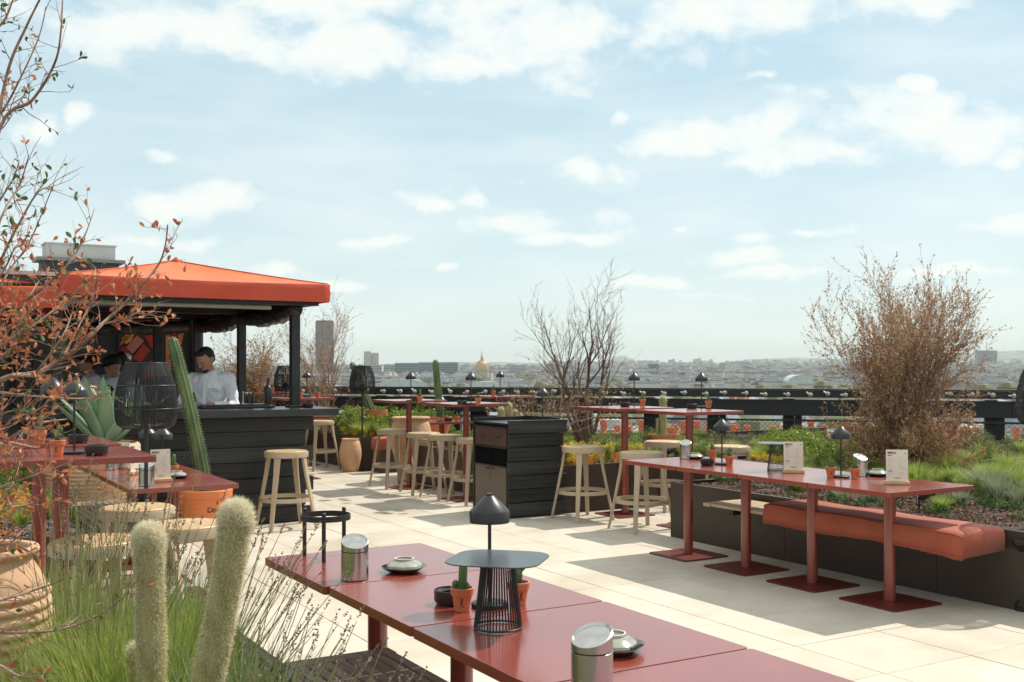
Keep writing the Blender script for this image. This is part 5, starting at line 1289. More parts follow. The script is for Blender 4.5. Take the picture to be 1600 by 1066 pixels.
for (pl, Y, rd, cop) in BR:
    n = len(pl); yy = [Y + r.uniform(-.1, .1) for _ in pl]; pts = curve_pts([D(px, py, y) for (px, py), y in zip(pl, yy)], 6)
    if pl[0][0] < -50: pts = curve_pts([hub, hub.lerp(pts[0], .5) + Vector((0, 0, .05)), pts[0]], 3) + pts[1:]
    m_ = len(pts); rads = [rd * (1 - .8 * i / m_) for i in range(m_)]; qb.tube(pts, rads, 6, cap=False)
    for i in range(2, m_ - 1):
        if pts[i].x / pts[i].y < -.54: continue
        ax = (pts[i + 1] - pts[i]).normalized()
        for _ in range(2):
            if r.random() > (.60 if cop < .5 else .62) or (i > m_ * .72 and r.random() < .7): continue
            s = ax.cross(rvec(r)).normalized(); a = radians(r.uniform(28, 60)); o['leafp'] = (.47 if cop > .5 else .28) * (.35 if pl[1][1] > 930 else 1); o['mix'] = .0
            tgt = [lv[0], lv[0]] if r.random() < .12 + cop * .85 else [lv[1], lv[1]]
            grow(qb, tgt, pts[i].lerp(pts[i + 1], r.random()), (ax * cos(a) + s * sin(a)), r.uniform(.04, .13), max(rads[i] * .4, .0013), 0, r, o)
finish_tree('copper_leaved_shrub', 'shrub of long arching branches with copper leaves at the near left corner', 'shrub', (0, 0, 0), qb, lv, [leaf_cop, leaf_gr], bark_red)
# ---- woolly cacti in front
def woolly(name, label, path, rad, hairs, seed, fuzz=1.0, group=None):
    """path: world points root to tip"""
    r = random.Random(seed); pts = curve_pts(path, 8); n = len(pts); L = sum((pts[i + 1] - pts[i]).length for i in range(n - 1)); N = 24
    t = thing(name, label, 'cactus', path[0], 0, group); o0 = Vector(path[0]); P_ = [p - o0 for p in pts]; N = 24
    # resample towards tip for the dome
    acc = [0]
    for i in range(n - 1): acc.append(acc[-1] + (pts[i + 1] - pts[i]).length)
    def at(s):
        s = max(0, min(L, s)); i = 0
        while i < n - 2 and acc[i + 1] < s: i += 1
        f = (s - acc[i]) / max(1e-6, acc[i + 1] - acc[i]); return P_[i].lerp(P_[i + 1], f), (P_[i + 1] - P_[i]).normalized()
    def R(s):
        dd = L - s; base = rad * (1 + .04 * sin(s * 22)); return base if dd > rad * 1.15 else base * sqrt(max(.002, 1 - (1 - dd / (rad * 1.15)) ** 2))
    ss = [L * i / 30 for i in range(26)] + [L - rad * 1.15 * (1 - k / 8) ** 1.3 for k in range(9)]; ss = sorted(set(min(L, s) for s in ss))
    q = MB(); vs = []; fs = []; X = Vector((1, 0, 0))
    for s in ss:
        c, ax = at(s); x = (X - ax * X.dot(ax)).normalized(); y = ax.cross(x)
        for k in range(N * 2):
            a = pi * k / N; vs.append(c + (x * cos(a) + y * sin(a)) * R(s) * (1 - .07 * (k % 2)))
    m_ = N * 2
    for j in range(len(ss) - 1):
        for k in range(m_): fs.append((j * m_ + k, j * m_ + (k + 1) % m_, (j + 1) * m_ + (k + 1) % m_, (j + 1) * m_ + k))
    fs.append(tuple(range((len(ss) - 1) * m_, len(ss) * m_))); q.add(vs, fs); q.build('body', wool_body, t, smooth='all')
    h1, h2 = MB(), MB()
    for _ in range(hairs):
        s = L * (1 - r.random() ** 1.15) if r.random() < .8 else L - r.random() * rad * 1.4
        a = r.randrange(N) * 2 * pi / N + r.gauss(0, .035) if r.random() < .9 else r.uniform(0, 6.28)
        c, ax = at(s); x = (X - ax * X.dot(ax)).normalized(); y = ax.cross(x); dr = x * cos(a) + y * sin(a); near_tip = max(0, 1 - (L - s) / (rad * 2.5))
        nrm = (dr * (1 - near_tip * .75) + ax * (near_tip * .9)).normalized(); p = c + dr * R(s) * .96
        ln = rad * r.uniform(.22, .50) * fuzz * (1 + .9 * near_tip); d = (nrm + rvec(r) * .75 + ax * r.uniform(-.9, .5)).normalized()
        pale = r.random() < (.50 + .45 * near_tip + .2 * (s / L))
        (h1 if pale else h2).leaf(p, d * ln, rad * .011 + .00012)
    h1.build('white_hairs', wool_hair, t, kind='stuff'); h2.build('yellow_hairs', wool_hair2, t, kind='stuff')
    return t
woolly('woolly_cactus', 'left one of the two tall woolly cacti in the near planter', [D(240, 1215, 2.75), D(238, 1100, 2.75), D(236, 1000, 2.74), D(234, 900, 2.73), D(232, 823, 2.72)], .0345, 15000, 1, .85)
woolly('woolly_cactus', 'right leaning woolly cactus in the near planter, taller than its twin', [D(300, 1240, 2.66), D(322, 1080, 2.66), D(338, 1000, 2.65), D(356, 900, 2.64), D(372, 788, 2.63)], .0365, 17000, 2, .85)
woolly('woolly_cactus', 'short woolly cactus stub behind the left tall one', [D(212, 1210, 2.85), D(213, 1100, 2.85), D(214, 1006, 2.85)], .024, 2500, 3)
g = 'far woolly cacti'
for (px, yt, yb, w, Y, lb) in ((783, 636, 668, 5.5, 12.7, 'left stem of the woolly cactus trio above the cabinet'), (795, 629, 668, 5.5, 12.8, 'tallest stem of the woolly cactus trio above the cabinet'), (805, 640, 668, 4, 12.7, 'short stem of the woolly cactus trio above the cabinet')):
    woolly('woolly_cactus', lb, [D(px, yb, Y), D(px, (yt + yb) / 2, Y), D(px, yt, Y)], w * Y / F, 500, px, 1.0)
woolly('woolly_cactus', 'woolly column cactus in a terracotta pot at the back of the recess', [D(1036, 690, 13.5), D(1036, 655, 13.5), D(1036, 619, 13.5)], .046, 900, 50)
woolly('woolly_cactus', 'thin side stem of the potted woolly column cactus', [D(1028, 690, 13.5), D(1027.5, 672, 13.5), D(1028, 654, 13.5)], .022, 400, 51)
# ---- column cacti
def column(label, p0, p1, rad, ribs, bend=(0, 0, 0)):
    t = thing('column_cactus', label, 'cactus', p0, 0); q = MB(); s = MB()
    rib_col(q, (0, 0, 0), Vector(p1) - Vector(p0), rad, ribs, seg=30, depth=.38, spines=s, bend=bend, taper=.72)
    q.build('stem', cactus_col, t, smooth='all'); s.build('spines', spine, t, kind='stuff')
column('tall ribbed green cactus leaning from the orange planter beside the bar', Vector((-2.70, 9.45, .38)), D(268, 526, 9.42), .070, 7, (.02, 0, 0))
column('tall straight dark green cactus rising above the far railing', D(689, 664, 16.2), D(680, 562, 16.2), .072, 6)
column('green cactus leaning left behind the far lantern', D(590, 664, 16.4), D(549, 566, 16.4), .075, 6)
# ---- agave
t = thing('agave', 'large grey green agave with broad pointed leaves behind the left tables', 'agave', (-3.42, 8.95, .78), 0); r = random.Random(4)
def agave_leaf(az, tilt, L, w):
    q = MB(); vs = []; n = 12
    for i in range(n + 1):
        f = i / n; out = L * (sin(tilt) * f + .10 * sin(tilt) * f * f); up = L * (cos(tilt) * f - .16 * sin(tilt) * f * f); ww = w * (0.62 + 1.1 * f - 1.72 * f ** 2.3) if f < .999 else .002; ww = max(ww, .002)
        for (s, dz) in ((-1, .028), (-.5, .004), (0, -.012), (.5, .004), (1, .028)):
            x, y, z = out, s * ww, up + dz * (1 - f); vs.append((x * cos(az) - y * sin(az), x * sin(az) + y * cos(az), z))
        for (s, dz) in ((.6, -.016), (0, -.040), (-.6, -.016)):
            x, y, z = out, s * ww, up + dz * (1 - f) - .002; vs.append((x * cos(az) - y * sin(az), x * sin(az) + y * cos(az), z))
    fs = []
    for i in range(n):
        for k in range(8): fs.append((i * 8 + k, i * 8 + (k + 1) % 8, (i + 1) * 8 + (k + 1) % 8, (i + 1) * 8 + k))
    q.add(vs, fs); return q.build('leaf', agave_m, t, smooth='all')
for k in range(22): agave_leaf(k * 2.4 + r.uniform(-.2, .2), .08 + k * .030, r.uniform(.66, .80) * (.85 + .015 * min(k, 10)), r.uniform(.066, .085))
# ---- bushes, tufts and sedum in the beds
def leafball(r, n, rx, ry, rz, size, z0=0.0):
    q = MB(); cl = [(Vector((r.uniform(-1, 1) * rx * .7, r.uniform(-1, 1) * ry * .7, z0 + rz * r.uniform(.15, 1))), r.uniform(.25, .5) * min(rx, rz)) for _ in range(9)]
    for i in range(n):
        c, s = r.choice(cl); p = c + rvec(r) * s * r.random() ** .4
        if p.z < z0: p.z = z0 + abs(p.z - z0) * .3
        d = (rvec(r) + Vector((0, 0, .5))).normalized() * r.uniform(.6, 1.2) * size; q.leaf(p, d, size * r.uniform(.22, .38))
    return q
def tuft(r, n, h, spread, w, lean=.5, q=None, c=(0, 0, 0), cut=(.6, 1.0)):
    q = q or MB()
    for i in range(n):
        a = r.uniform(0, 6.28); s = r.random() ** .7 * spread * .4; b0 = Vector((c[0] + cos(a) * s, c[1] + sin(a) * s, c[2])); hh = h * r.uniform(*cut); l = r.uniform(.1, lean); a2 = a + r.uniform(-.8, .8)
        dr = Vector((cos(a2), sin(a2), 0)); side = Vector((-sin(a2 + r.uniform(-1, 1)), cos(a2), 0)).normalized() * w
        p1 = b0 + Vector((0, 0, hh * .5)) + dr * hh * l * .28; p2 = b0 + Vector((0, 0, hh * (1 - l * .15))) + dr * hh * l
        o_ = len(q.v); q.v.extend([tuple(b0 - side), tuple(b0 + side), tuple(p1 + side * .8), tuple(p1 - side * .8), tuple(p2)]); q.f.extend([(o_, o_ + 1, o_ + 2, o_ + 3), (o_ + 3, o_ + 2, o_ + 4)]); q.mi.extend([q.cur, q.cur])
    return q
r = random.Random(55)
def proto(name, cat, build, m_, lab, group):
    o = build.build(name, m_); tag(o, lab, cat, group); return Kind(o)
class Bank:
    def __init__(s, name, cat, makers, m_, lab, group): s.p = [proto(name, cat, mk, m_, lab, group) for mk in makers]; s.lab = lab; s.g = group; s.i = 0
    def put(s, x, y, z, sc=1.0, lab=None):
        k = s.p[s.i % len(s.p)]; s.i += 1; return k.put((x, y, z), lab or s.lab, rz=r.uniform(0, 6.28), group=s.g, scale=sc)
gbush = Bank('green_bush', 'bush', [leafball(r, 900, .26, .26, .30, .038) for _ in range(3)], leaf_lt, 'low bright green bush', 'green bushes in the beds')
dbush = Bank('olive_bush', 'bush', [leafball(r, 900, .26, .24, .26, .032) for _ in range(3)], leaf_ol, 'low dull olive bush', 'olive bushes in the beds')
yel = Bank('yellow_sedum', 'plant', [leafball(r, 420, .15, .15, .13, .026) for _ in range(2)], leaf_ye, 'small clump of yellow flowers', 'yellow flower clumps')
ora = Bank('orange_sedum', 'plant', [leafball(r, 420, .15, .15, .10, .022) for _ in range(2)], leaf_or, 'small clump of orange sedum', 'orange sedum clumps')
gra = Bank('grass_tuft', 'grass tuft', [tuft(r, 340, .42, .30, .0040, .8) for _ in range(3)], grass_m, 'soft green grass tuft on the soil', 'green grass tufts')
sgr = Bank('grass_tuft', 'grass tuft', [tuft(r, 260, .28, .22, .0024, .9) for _ in range(2)], grass_s, 'small silvery grass tuft on the soil', 'silvery grass tufts')
low = Bank('low_plant', 'plant', [leafball(r, 260, .10, .10, .06, .018) for _ in range(3)], leaf_gr, 'tiny low green plant on the soil', 'tiny soil plants')
SZ = .455
def in_bed(x, y):
    a = x * U.x + y * U.y; b_ = x * V.x + y * V.y
    if y > rail_y(x) - .15: return False
    if b_ < 6.2: return False
    if -7.44 < a: return True
    if -9.2 < a < -7.44: return b_ > 8.3
    if -12.8 < a < -9.25: return True
    if -14.5 < a < -12.8: return b_ > 8.7
    return -17.1 < a < -14.6
def scatter(bank, n, x0, x1, y0, y1, s0, s1, lab=None, cond=None, reg=None):
    if reg is None: reg = ' beside the small round urn' if x1 < 701 and y0 > 14 else ' behind the right bench' if x1 > 1300 else ' between the cabinet and the bench row' if x0 >= 700 else ' along the sedum planter'
    lab = bank.lab + reg; g0 = bank.g; bank.g = g0 + reg
    c = 0; tries = 0
    while c < n and tries < n * 40:
        tries += 1; px = r.uniform(x0, x1); Y = r.uniform(y0, y1); x = (px - 800) / F * Y
        if not in_bed(x, Y) or (cond and not cond(x, Y)): continue
        bank.put(x, Y, SZ - .01, r.uniform(s0, s1), lab); c += 1
    bank.g = g0
scatter(gbush, 34, 470, 700, 14.8, 17.5, .7, 1.25)
scatter(dbush, 14, 480, 700, 15.5, 18, .8, 1.2)
scatter(yel, 16, 490, 580, 14.5, 16.5, .8, 1.3); scatter(ora, 8, 520, 600, 14.5, 16.0, .7, 1.1)
scatter(gra, 8, 540, 640, 14.6, 16.5, .6, .9)
scatter(gbush, 46, 700, 1110, 12.0, 15.2, .35, .66); scatter(dbush, 50, 800, 1260, 12.2, 15.6, .4, .72)
scatter(yel, 26, 650, 1010, 10.9, 13.6, .8, 1.3); scatter(ora, 44, 650, 1010, 10.8, 13.2, .8, 1.3)
scatter(gra, 16, 960, 1240, 11.2, 13.5, .4, .65)
# right bed
scatter(gbush, 20, 1180, 1340, 10.6, 13.2, .6, 1.0); scatter(dbush, 26, 1220, 1640, 11.5, 14.8, .45, .8)
scatter(yel, 7, 1090, 1260, 10.4, 12.0, .6, .9); scatter(gbush, 14, 1240, 1640, 8.6, 11.0, .3, .5); scatter(gra, 10, 1400, 1640, 8.8, 10.6, .5, .8); scatter(gra, 16, 1230, 1380, 9.0, 11.2, .35, .55)
for (px, py, s) in ((1470, 800, .62), (1480, 742, 1.0), (1515, 735, 1.05), (1500, 760, .85), (1575, 745, 1.15), (1590, 770, 1.0), (1550, 755, .9), (1615, 760, 1.1), (1455, 760, .7), (1440, 725, .8), (1540, 720, 1.0), (1600, 715, 1.0)):
    p = G(px, py, SZ); gra.put(p.x, p.y, SZ - .01, s * .66, 'lush green grass clump at the right end behind the bench')
for (px, py, s) in ((1545, 775, 1.1), (1560, 780, .9), (1530, 772, .9), (1500, 790, .6)): p = G(px, py, SZ); sgr.put(p.x, p.y, SZ - .01, s, 'silvery grass clump at the right end behind the bench')
scatter(sgr, 22, 1090, 1620, 8.2, 11.5, .4, .8); scatter(low, 60, 1080, 1640, 7.0, 11.5, .5, 1.3); scatter(low, 16, 1300, 1620, 7.4, 9, .9, 1.5); scatter(low, 20, 600, 1010, 10.9, 13.5, .6, 1.3)
# hedge planter beyond the bar, plants of the left planter
for i in range(10): gbush.put(r.uniform(-4.6, -4.0), r.uniform(17.2, 18.0), SZ, r.uniform(.6, .9), 'low green bush under the tan hedge beyond the bar')
for (px, py, bk, s) in ((20, 800, yel, 1.1), (48, 805, yel, 1.0), (8, 812, yel, 1.1), (60, 812, gbush, .5), (85, 808, gra, .45), (30, 822, gra, .4), (95, 818, gbush, .35), (112, 800, low, 1.2), (5, 790, gbush, .6), (72, 792, gbush, .45), (110, 775, gra, .4), (-20, 780, gbush, 1.0), (30, 770, gbush, .7), (10, 690, gra, 1.0)):
    p = G(px, py, SZ); bk.put(p.x, p.y, SZ - .01, s, {yel: 'yellow flower clump in the gravel planter under the copper leaved shrub', low: 'tiny plant on the gravel behind the left tables', gra: 'small grass tuft in the gravel planter behind the left tables', gbush: 'green bush in the gravel planter behind the left tables'}.get(bk, 'small plant in the gravel planter behind the left tables'))
for i in range(8): p = P(-8.6 + r.uniform(-.5, .6), .2 + r.uniform(-.8, .3)); gbush.put(p.x, p.y, SZ, r.uniform(.8, 1.5), 'tall green bush between the left tables and the bar')
# pebbles: loose gravel over the near beds
def pebbles(name, label, a0, a1, b0, b1, n, s0, s1, mats_):
    q = MB(); rr2 = random.Random(n)
    for i in range(n):
        p = P(rr2.uniform(a0, a1), rr2.uniform(b0, b1)); s = rr2.uniform(s0, s1); z = .455 + s * .3; q.cur = rr2.randrange(len(mats_)); o_ = len(q.v)
        for dx, dy, dz in ((1, 0, 0), (-.3, .9, 0), (-.8, -.6, 0), (0, 0, .8), (.1, .2, -.6)): q.v.append((p.x + (dx + rr2.uniform(-.3, .3)) * s, p.y + (dy + rr2.uniform(-.3, .3)) * s, z + dz * s))
        q.f += [(o_, o_ + 1, o_ + 3), (o_ + 1, o_ + 2, o_ + 3), (o_ + 2, o_, o_ + 3), (o_ + 1, o_, o_ + 4), (o_ + 2, o_ + 1, o_ + 4), (o_, o_ + 2, o_ + 4)]; q.mi += [q.cur] * 6
    o = q.build(name, mats_); o['kind'] = 'stuff'; o['label'] = label
peb = [mat('pebble_dark', (.06, .05, .045), rough=.9), mat('pebble_brown', (.20, .13, .10), rough=.9), mat('pebble_pale', (.36, .31, .26), rough=.9)]
brk = [mat('bark_chip_dark', (.05, .028, .02), rough=.95), mat('bark_chip', (.16, .085, .055), rough=.95), mat('bark_chip_pale', (.28, .18, .12), rough=.95)]
pebbles('gravel', 'loose gravel in the near left planter', -4.66, -1.6, -.8, 1.17, 9000, .006, .014, peb)
pebbles('gravel', 'loose gravel in the planter behind the left tables', -9.25, -6.95, -1.0, 1.17, 3500, .010, .018, peb)
pebbles('bark_chips', 'bark chips strewn over the long right planter', -7.4, -3.2, 6.10, 8.6, 14000, .008, .018, brk)
pebbles('bark_chips', 'bark chips strewn over the sedum planter', -12.8, -9.25, 6.10, 8.0, 5000, .010, .018, brk)
# ---- near grasses and lavender
r = random.Random(101)
def near_tuft(px, py, Y, h, n, spread, kind='g', lab=None):
    x = (px - 800) / F * Y; q = tuft(r, n, h, spread, .0016, .75, cut=(.5, 1.0)); o_ = q.build('grass_tuft', grass_m if kind == 'g' else grass_s); o_.location = (x, Y, .45); tag(o_, lab or ('long leaved %s tuft %s' % ('green grass' if kind == 'g' else 'silvery grass', 'left of the tall woolly cacti' if px < 205 else 'between the two tall woolly cacti' if px < 320 else 'right of the leaning woolly cactus')), 'grass tuft', 'grass tufts of the near planter')
pl_ = []
for i in range(30):
    Y = r.uniform(2.7, 4.15); px = r.uniform(60, 430); x = (px - 800) / F * Y; b_ = x * V.x + Y * V.y; a_ = x * U.x + Y * U.y
    if b_ > 1.10 or a_ < -4.6 or (px > 330 and Y > 3.2): continue
    near_tuft(px, 0, Y, r.uniform(.26, .42), 330, .34, 'g' if r.random() < .75 else 's')
for (px, Y, h) in ((120, 3.2, .42), (170, 3.0, .40), (90, 3.6, .44), (200, 3.3, .38), (290, 2.9, .34), (150, 2.7, .36), (270, 3.3, .3), (60, 2.9, .3), (190, 2.55, .30), (340, 2.45, .25), (415, 2.5, .22)):
    near_tuft(px, 0, Y, h, 420, .34)
near_tuft(270, 0, 3.7, .25, 220, .3, 's'); near_tuft(150, 0, 4.0, .3, 260, .3, 's')
def lavender(px, Y, n, h0, h1, lab, lean=(.05, 0), spread=.10):
    x = (px - 800) / F * Y; t = thing('lavender', lab, 'lavender', (x, Y, .45), 0, 'lavender clumps of the near planter'); q = MB(); hd = MB(); lf = tuft(r, 90, .20, .2, .0016, .8)
    for i in range(n):
        a = r.uniform(0, 6.28); s = r.random() * spread; b0 = Vector((cos(a) * s * .4, sin(a) * s * .4, 0)); h = r.uniform(h0, h1); d = Vector((cos(a) * r.uniform(.05, .42) + lean[0] * 4, sin(a) * r.uniform(.05, .3) + lean[1] * 4, 1)).normalized()
        tip = b0 + d * h; mid = b0.lerp(tip, .55) + Vector((r.uniform(-.02, .02), r.uniform(-.02, .02), .012)); pts = curve_pts([b0, mid, tip], 4); q.tube(pts, [.0014] * (len(pts) - 1) + [.0009], 3, cap=False)
        hl = r.uniform(.03, .06); nk = int(hl / .006)
        for k in range(nk):
            f = k / nk; c = tip + d * hl * f
            if r.random() < .15: continue
            for m_ in range(3): hd.leaf(c, (rvec(r) * .8 + d).normalized() * r.uniform(.007, .012) * (1.1 - .5 * f), .0026)
        if r.random() < .6:
            c = tip - d * r.uniform(.012, .03)
            for m_ in range(4): hd.leaf(c, (rvec(r) * .8 + d).normalized() * .007, .0018)
    q.build('stalks', stalk_m, t, kind='stuff'); hd.build('seed_heads', head_m, t, kind='stuff'); lf.build('leaves', grass_s, t, kind='stuff')
for i, (px, Y, n, h0, h1, lean) in enumerate(((120, 3.3, 40, .42, .72, (.03, 0)), (200, 3.4, 38, .45, .72, (.04, 0)), (160, 3.0, 34, .40, .62, (.03, 0)), (260, 3.0, 20, .40, .60, (.06, 0)), (300, 3.1, 34, .40, .64, (.10, 0)), (90, 3.9, 18, .45, .72, (.03, 0)),
        (390, 2.45, 30, .30, .50, (.10, 0)), (450, 2.35, 16, .30, .46, (.10, 0)), (560, 2.05, 28, .26, .44, (.05, 0)), (620, 1.95, 26, .24, .42, (.06, 0)), (690, 1.85, 26, .22, .40, (.05, 0)), (500, 2.2, 12, .28, .42, (.05, 0)), (740, 1.75, 14, .18, .36, (.05, 0)), (350, 2.9, 22, .36, .58, (.10, 0)))):
    lavender(px, Y, n, h0, h1, ['lavender clump at the far left of the near planter', 'lavender clump in front of the nearest stool', 'lavender clump left of the left tall woolly cactus', 'lavender clump between the two tall woolly cacti', 'lavender clump just behind the leaning woolly cactus', 'lavender clump by the left high table pedestal', 'lavender clump right of the leaning woolly cactus', 'lavender clump at the planter edge over the paving', 'lavender stalks before the slatted bench, left group', 'lavender stalks before the slatted bench, middle group', 'lavender stalks before the foreground table edge', 'thin lavender clump left of the slatted bench', 'rightmost lavender stalks under the foreground table', 'lavender clump leaning right behind the leaning cactus'][i], lean, .12)
# low green succulent mat at the planter edge
for i in range(26):
    px = r.uniform(350, 450); Y = r.uniform(3.0, 4.1); x = (px - 800) / F * Y
    if x * V.x + Y * V.y > 1.12 or x * V.x + Y * V.y < .6: continue
    low.put(x, Y, SZ, r.uniform(.6, 1.4), 'tiny green plant on the gravel at the near planter edge')
# ================================================================== PEOPLE
def person(label, loc, rz, pose, skinm, top_m, hat=None, hairm=hair_m, apron=None, H=1.0, vox=.0085, beard=False):
    t = thing('person', label, 'person', loc, rz); t.scale = (H, H, H)
    lean = pose.get('lean', .06); hp = pose.get('pitch', .3); hy = pose.get('yaw', 0)
    hip = Vector((0, 0, .93)); chest = Vector((0, -lean, 1.30)); neck = Vector((0, -lean * 1.25, 1.455)); 
    Mh = Matrix.Translation(neck + Vector((0, -.012, .02))) @ Matrix.Rotation(hy, 4, 'Z') @ Matrix.Rotation(hp, 4, 'X')
    def h(x, y, z): return Mh @ Vector((x, y, z))
    q = MB()
    q.limb([hip, Vector((0, -lean * .5, 1.12)), chest], [.135, .125, .145])
    q.limb([chest + Vector((-.12, 0, .06)), chest + Vector((.12, 0, .06))], [.085, .085]); q.limb([chest + Vector((0, 0, .1)), neck, h(0, 0, .05)], [.075, .056, .055])
    hd = MB().ball((0, -.012, .135), (.074, .092, .108), 24, 18).ball((0, -.045, .062), (.048, .05, .045), 16, 12).ball((0, .02, .15), (.078, .086, .09), 20, 14)
    hd.ball((0, -.106, .112), (.013, .018, .022), 10, 8).ball((0, -.112, .098), (.016, .014, .011), 10, 8).ball((0, -.096, .145), (.045, .012, .010), 12, 8)
    hd.ball((0, -.094, .066), (.024, .010, .008), 10, 8).ball((.078, .0, .118), (.010, .019, .030), 10, 8).ball((-.078, .0, .118), (.010, .019, .030), 10, 8).ball((0, -.085, .035), (.022, .018, .018), 10, 8)
    q.add(hd.v, hd.f, Mh)
    sleeve = MB(); hands = MB()
    for s in (-1, 1):
        sh = chest + Vector((s * .185, .0, .085)); el = Vector(pose['el'][0 if s < 0 else 1]); wr = Vector(pose['wr'][0 if s < 0 else 1])
        q.limb([chest + Vector((s * .1, 0, .08)), sh, el, wr], [.075, .056, .042, .028])
        sleeve.limb([chest + Vector((s * .1, .0, .07)), sh, sh.lerp(el, .5) + Vector((s * .006, 0, 0)), el, el.lerp(wr, .55), el.lerp(wr, .9)], [.088, .072, .064, .058, .052, .042])
        fd = (wr - el).normalized(); pn = fd.cross(Vector((0, 0, 1))).normalized() if abs(fd.z) < .9 else Vector((1, 0, 0)); up = pn.cross(fd)
        palm = wr + fd * .05; q.limb([wr, palm], [.027, .030]); q.limb([palm - pn * .022, palm + pn * .022], [.019, .019])
        for k, ln in enumerate((.066, .075, .070, .055)):
            b_ = palm + fd * .022 + pn * (k - 1.5) * .019; m_ = b_ + fd * ln * .5 - up * .008; q.limb([b_, m_, m_ + fd * ln * .4 - up * .022], [.0095, .0090, .0080], 8)
        th = wr + fd * .022 - pn * s * .026; q.limb([th, th + fd * .032 - pn * s * .018, th + fd * .060 - pn * s * .014], [.012, .011, .009], 8)
    for s in (-1, 1): q.limb([hip + Vector((s * .085, 0, -.02)), Vector((s * .10, -.01, .50)), Vector((s * .10, .02, .09))], [.095, .062, .045]); q.limb([Vector((s * .10, .02, .05)), Vector((s * .105, -.13, .035))], [.045, .035])
    def remesh(q_, name, m_, v, parent=t, it=3):
        o_ = q_.build(name, m_, parent, smooth='all'); md = o_.modifiers.new('remesh', 'REMESH'); md.mode = 'VOXEL'; md.voxel_size = v; md.use_smooth_shade = True
        if it: md = o_.modifiers.new('smooth', 'SMOOTH'); md.iterations = it; md.factor = .5
        return o_
    body = remesh(q, 'body', skinm, vox, it=2)
    c = MB(); c.limb([hip + Vector((0, 0, -.05)), hip + Vector((0, 0, .08)), Vector((0, -lean * .5, 1.14)), chest, chest + Vector((0, 0, .06))], [.165, .158, .150, .162, .135])
    c.limb([chest + Vector((-.13, 0, .065)), chest + Vector((.13, 0, .065))], [.098, .098]); c.limb([chest + Vector((0, 0, .12)), neck + Vector((0, 0, -.015))], [.085, .066])
    c.add(sleeve.v, sleeve.f); jk = remesh(c, 'jacket', top_m, .0085, it=3)
    tx = bpy.data.textures.get('cloth_folds') or bpy.data.textures.new('cloth_folds', 'CLOUDS'); tx.noise_scale = .085; tx.noise_depth = 2
    md = jk.modifiers.new('folds', 'DISPLACE'); md.texture = tx; md.strength = .034; md.mid_level = .5; md.texture_coords = 'LOCAL'; md2 = jk.modifiers.new('soften', 'SMOOTH'); md2.iterations = 2
    tr = MB()
    for s in (-1, 1): tr.limb([hip + Vector((s * .08, 0, 0)), Vector((s * .10, -.01, .50)), Vector((s * .10, .02, .10))], [.115, .082, .068])
    remesh(tr, 'trousers', trouser, .016, it=2)
    sh_ = MB()
    for s in (-1, 1): sh_.limb([Vector((s * .10, .04, .045)), Vector((s * .105, -.14, .04))], [.05, .042])
    sh_.build('shoes', black_cloth, t, smooth='all')
    hq = MB(); hq.ball((0, .026, .170), (.0815, .090, .086), 24, 16); hq.ball((0, .058, .125), (.068, .050, .070), 18, 12); hq.ball((0, -.040, .222), (.060, .052, .030), 16, 10); [hq.ball((.055 * cos(k * 2.4) * (k % 5) / 5, -.01 + .06 * sin(k * 2.4) * (k % 5) / 5, .242 - .004 * (k % 5)), (.016, .018, .012), 6, 5) for k in range(24)]
    o_ = hq.build('hair', hairm, t, smooth='all'); o_.matrix_local = Mh
    # keep the forehead and face clear of hair
    if beard:
        bq = MB(); bq.ball((0, -.062, .040), (.046, .040, .030), 16, 10); bq.ball((0, -.104, .080), (.026, .008, .005), 10, 6); o_ = bq.build('beard', hairm, t, smooth='all'); o_.matrix_local = Mh
    e = MB()
    for s in (-1, 1): e.ball((s * .030, -.090, .124), (.010, .008, .005), 8, 6); e.ball((s * .031, -.101, .148), (.017, .004, .004), 8, 6)
    o_ = e.build('brows_and_lids', hairm, t, smooth='all'); o_.matrix_local = Mh
    if hat:
        hm = {'black_cap': black_cloth, 'white_band': white_cloth, 'black_beret': black_cloth}[hat]; k = MB()
        if hat == 'white_band': k.lathe([(.086, 0), (.094, .01), (.095, .05), (.088, .06)], (0, 0, .165), n=28, cap0=False, cap1=False)
        elif hat == 'black_beret': k.lathe([(.088, 0), (.118, .03), (.118, .05), (.08, .07), (.001, .075)], (0, .0, .185), n=28)
        else: k.lathe([(.090, 0), (.096, .03), (.092, .07), (.06, .095), (.001, .10)], (0, 0.0, .165), n=28); k.ball((0, -.10, .172), (.07, .06, .010), 16, 8)
        o_ = k.build('hat', hm, t, smooth=True); o_.matrix_local = Mh
    if apron:
        aq = MB(); aq.limb([hip + Vector((0, -.02, -.2)), hip + Vector((0, -.02, .1)), chest + Vector((0, -.018, -.03))], [.172, .168, .160]); remesh(aq, 'apron', black_cloth, .014)
    return t, chest
chef, ch = person('person in a white chef jacket bending his head over the bar, short dark hair', (-3.07, 10.93, -.005), radians(-2), dict(lean=.06, pitch=.50, yaw=-.40, el=((-.27, -.14, 1.12), (.27, -.14, 1.12)), wr=((-.16, -.40, 1.135), (.13, -.40, 1.135))), skin, white_cloth, beard=True, vox=.0075)
pk = MB().box((0, 0, 0), (.034, .006, .34)); pk.cur = 0
o_ = pk.build('button_placket', white_cloth, chef, bevel=.002); o_.location = (0, -.252, 1.22); o_.rotation_euler = (-.10, 0, 0)
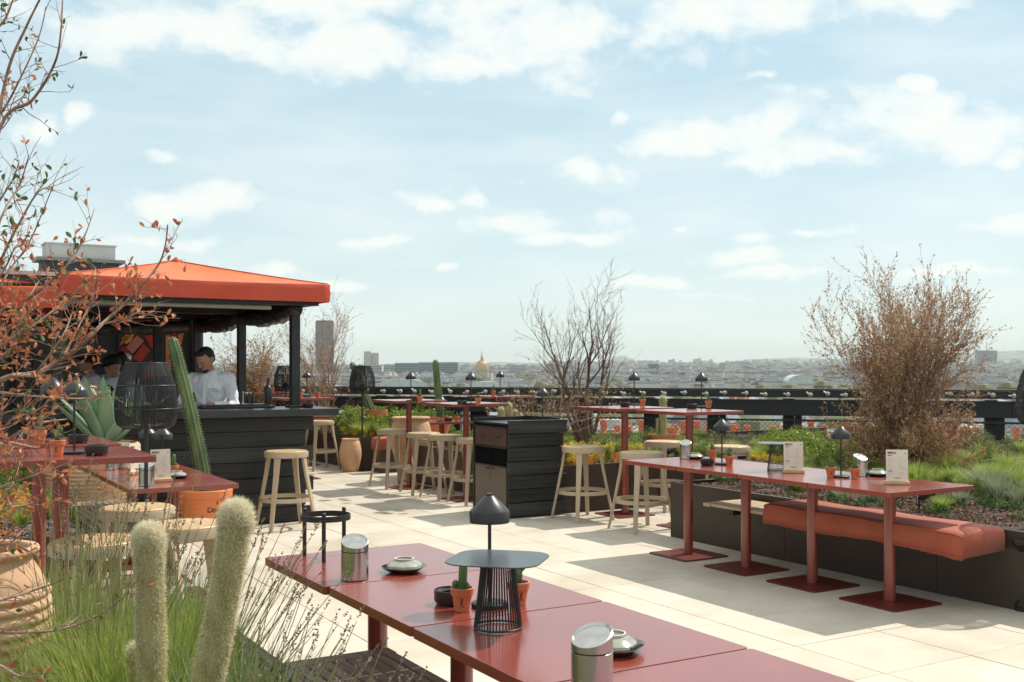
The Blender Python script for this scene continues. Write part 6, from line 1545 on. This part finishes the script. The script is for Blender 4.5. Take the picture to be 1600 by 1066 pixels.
for k in range(4):
    bb = MB().lathe([(.006, 0), (.006, .003)], n=10, M=Matrix.Rotation(pi / 2, 4, 'X')).build('button', paper, o_); bb.location = (0, -.0035, .12 - .08 * k)
q = MB(); rq = random.Random(2); x = .055
for (x0, z0_, n) in ((.055, .0, 9), (.085, -.022, 6)):
    for k in range(n): q.box((x0 + k * .0085, 0, z0_ + rq.uniform(-.002, .002)), (.005, .002, rq.choice((.007, .010, .008))))
o_ = q.build('chest_embroidery', ink, chef, kind='stuff'); o_.location = (0, -.264, 1.295); o_.rotation_euler = (-.08, 0, .22)
pA = person('person in profile with black cap and black apron at the back of the bar', (-4.92, 12.6, -.06), radians(-80), dict(lean=.04, pitch=.15, yaw=0, el=((-.27, -.02, 1.14), (.27, -.02, 1.14)), wr=((-.18, -.26, 1.10), (.18, -.26, 1.10))), skin, white_cloth, hat='black_beret', apron=True, vox=.011, beard=True)
pB = person('person with a pale headband seen from behind between two colleagues', (-4.72, 12.75, -.03), radians(165), dict(lean=.05, pitch=.35, yaw=.2, el=((-.26, -.06, 1.14), (.26, -.06, 1.14)), wr=((-.15, -.30, 1.08), (.15, -.30, 1.08))), skin_d, white_cloth, hat='white_band', vox=.011)
pC = person('person in a black cap and white jacket partly hidden by the big lantern', (-4.52, 12.35, -.08), radians(-30), dict(lean=.06, pitch=.3, yaw=.1, el=((-.27, -.04, 1.14), (.27, -.04, 1.14)), wr=((-.16, -.30, 1.09), (.16, -.30, 1.09))), skin, white_cloth, hat='black_cap', apron=True, vox=.011)
# text curves become plain meshes
bpy.context.view_layer.update(); dg = bpy.context.evaluated_depsgraph_get(); done = {}
for ob in [o_ for o_ in COL.objects if o_.type == 'FONT']:
    key = ob.data.name
    if key not in done: done[key] = bpy.data.meshes.new_from_object(ob.evaluated_get(dg))
    nm = ob.name; n_ = bpy.data.objects.new(nm.split('.')[0], done[key]); COL.objects.link(n_); n_.parent = ob.parent; n_.matrix_local = ob.matrix_local; n_.location = ob.location; n_.rotation_euler = ob.rotation_euler; n_.scale = ob.scale
    bpy.data.objects.remove(ob)
# emptied prototype roots have all been placed; nothing is left at the origin
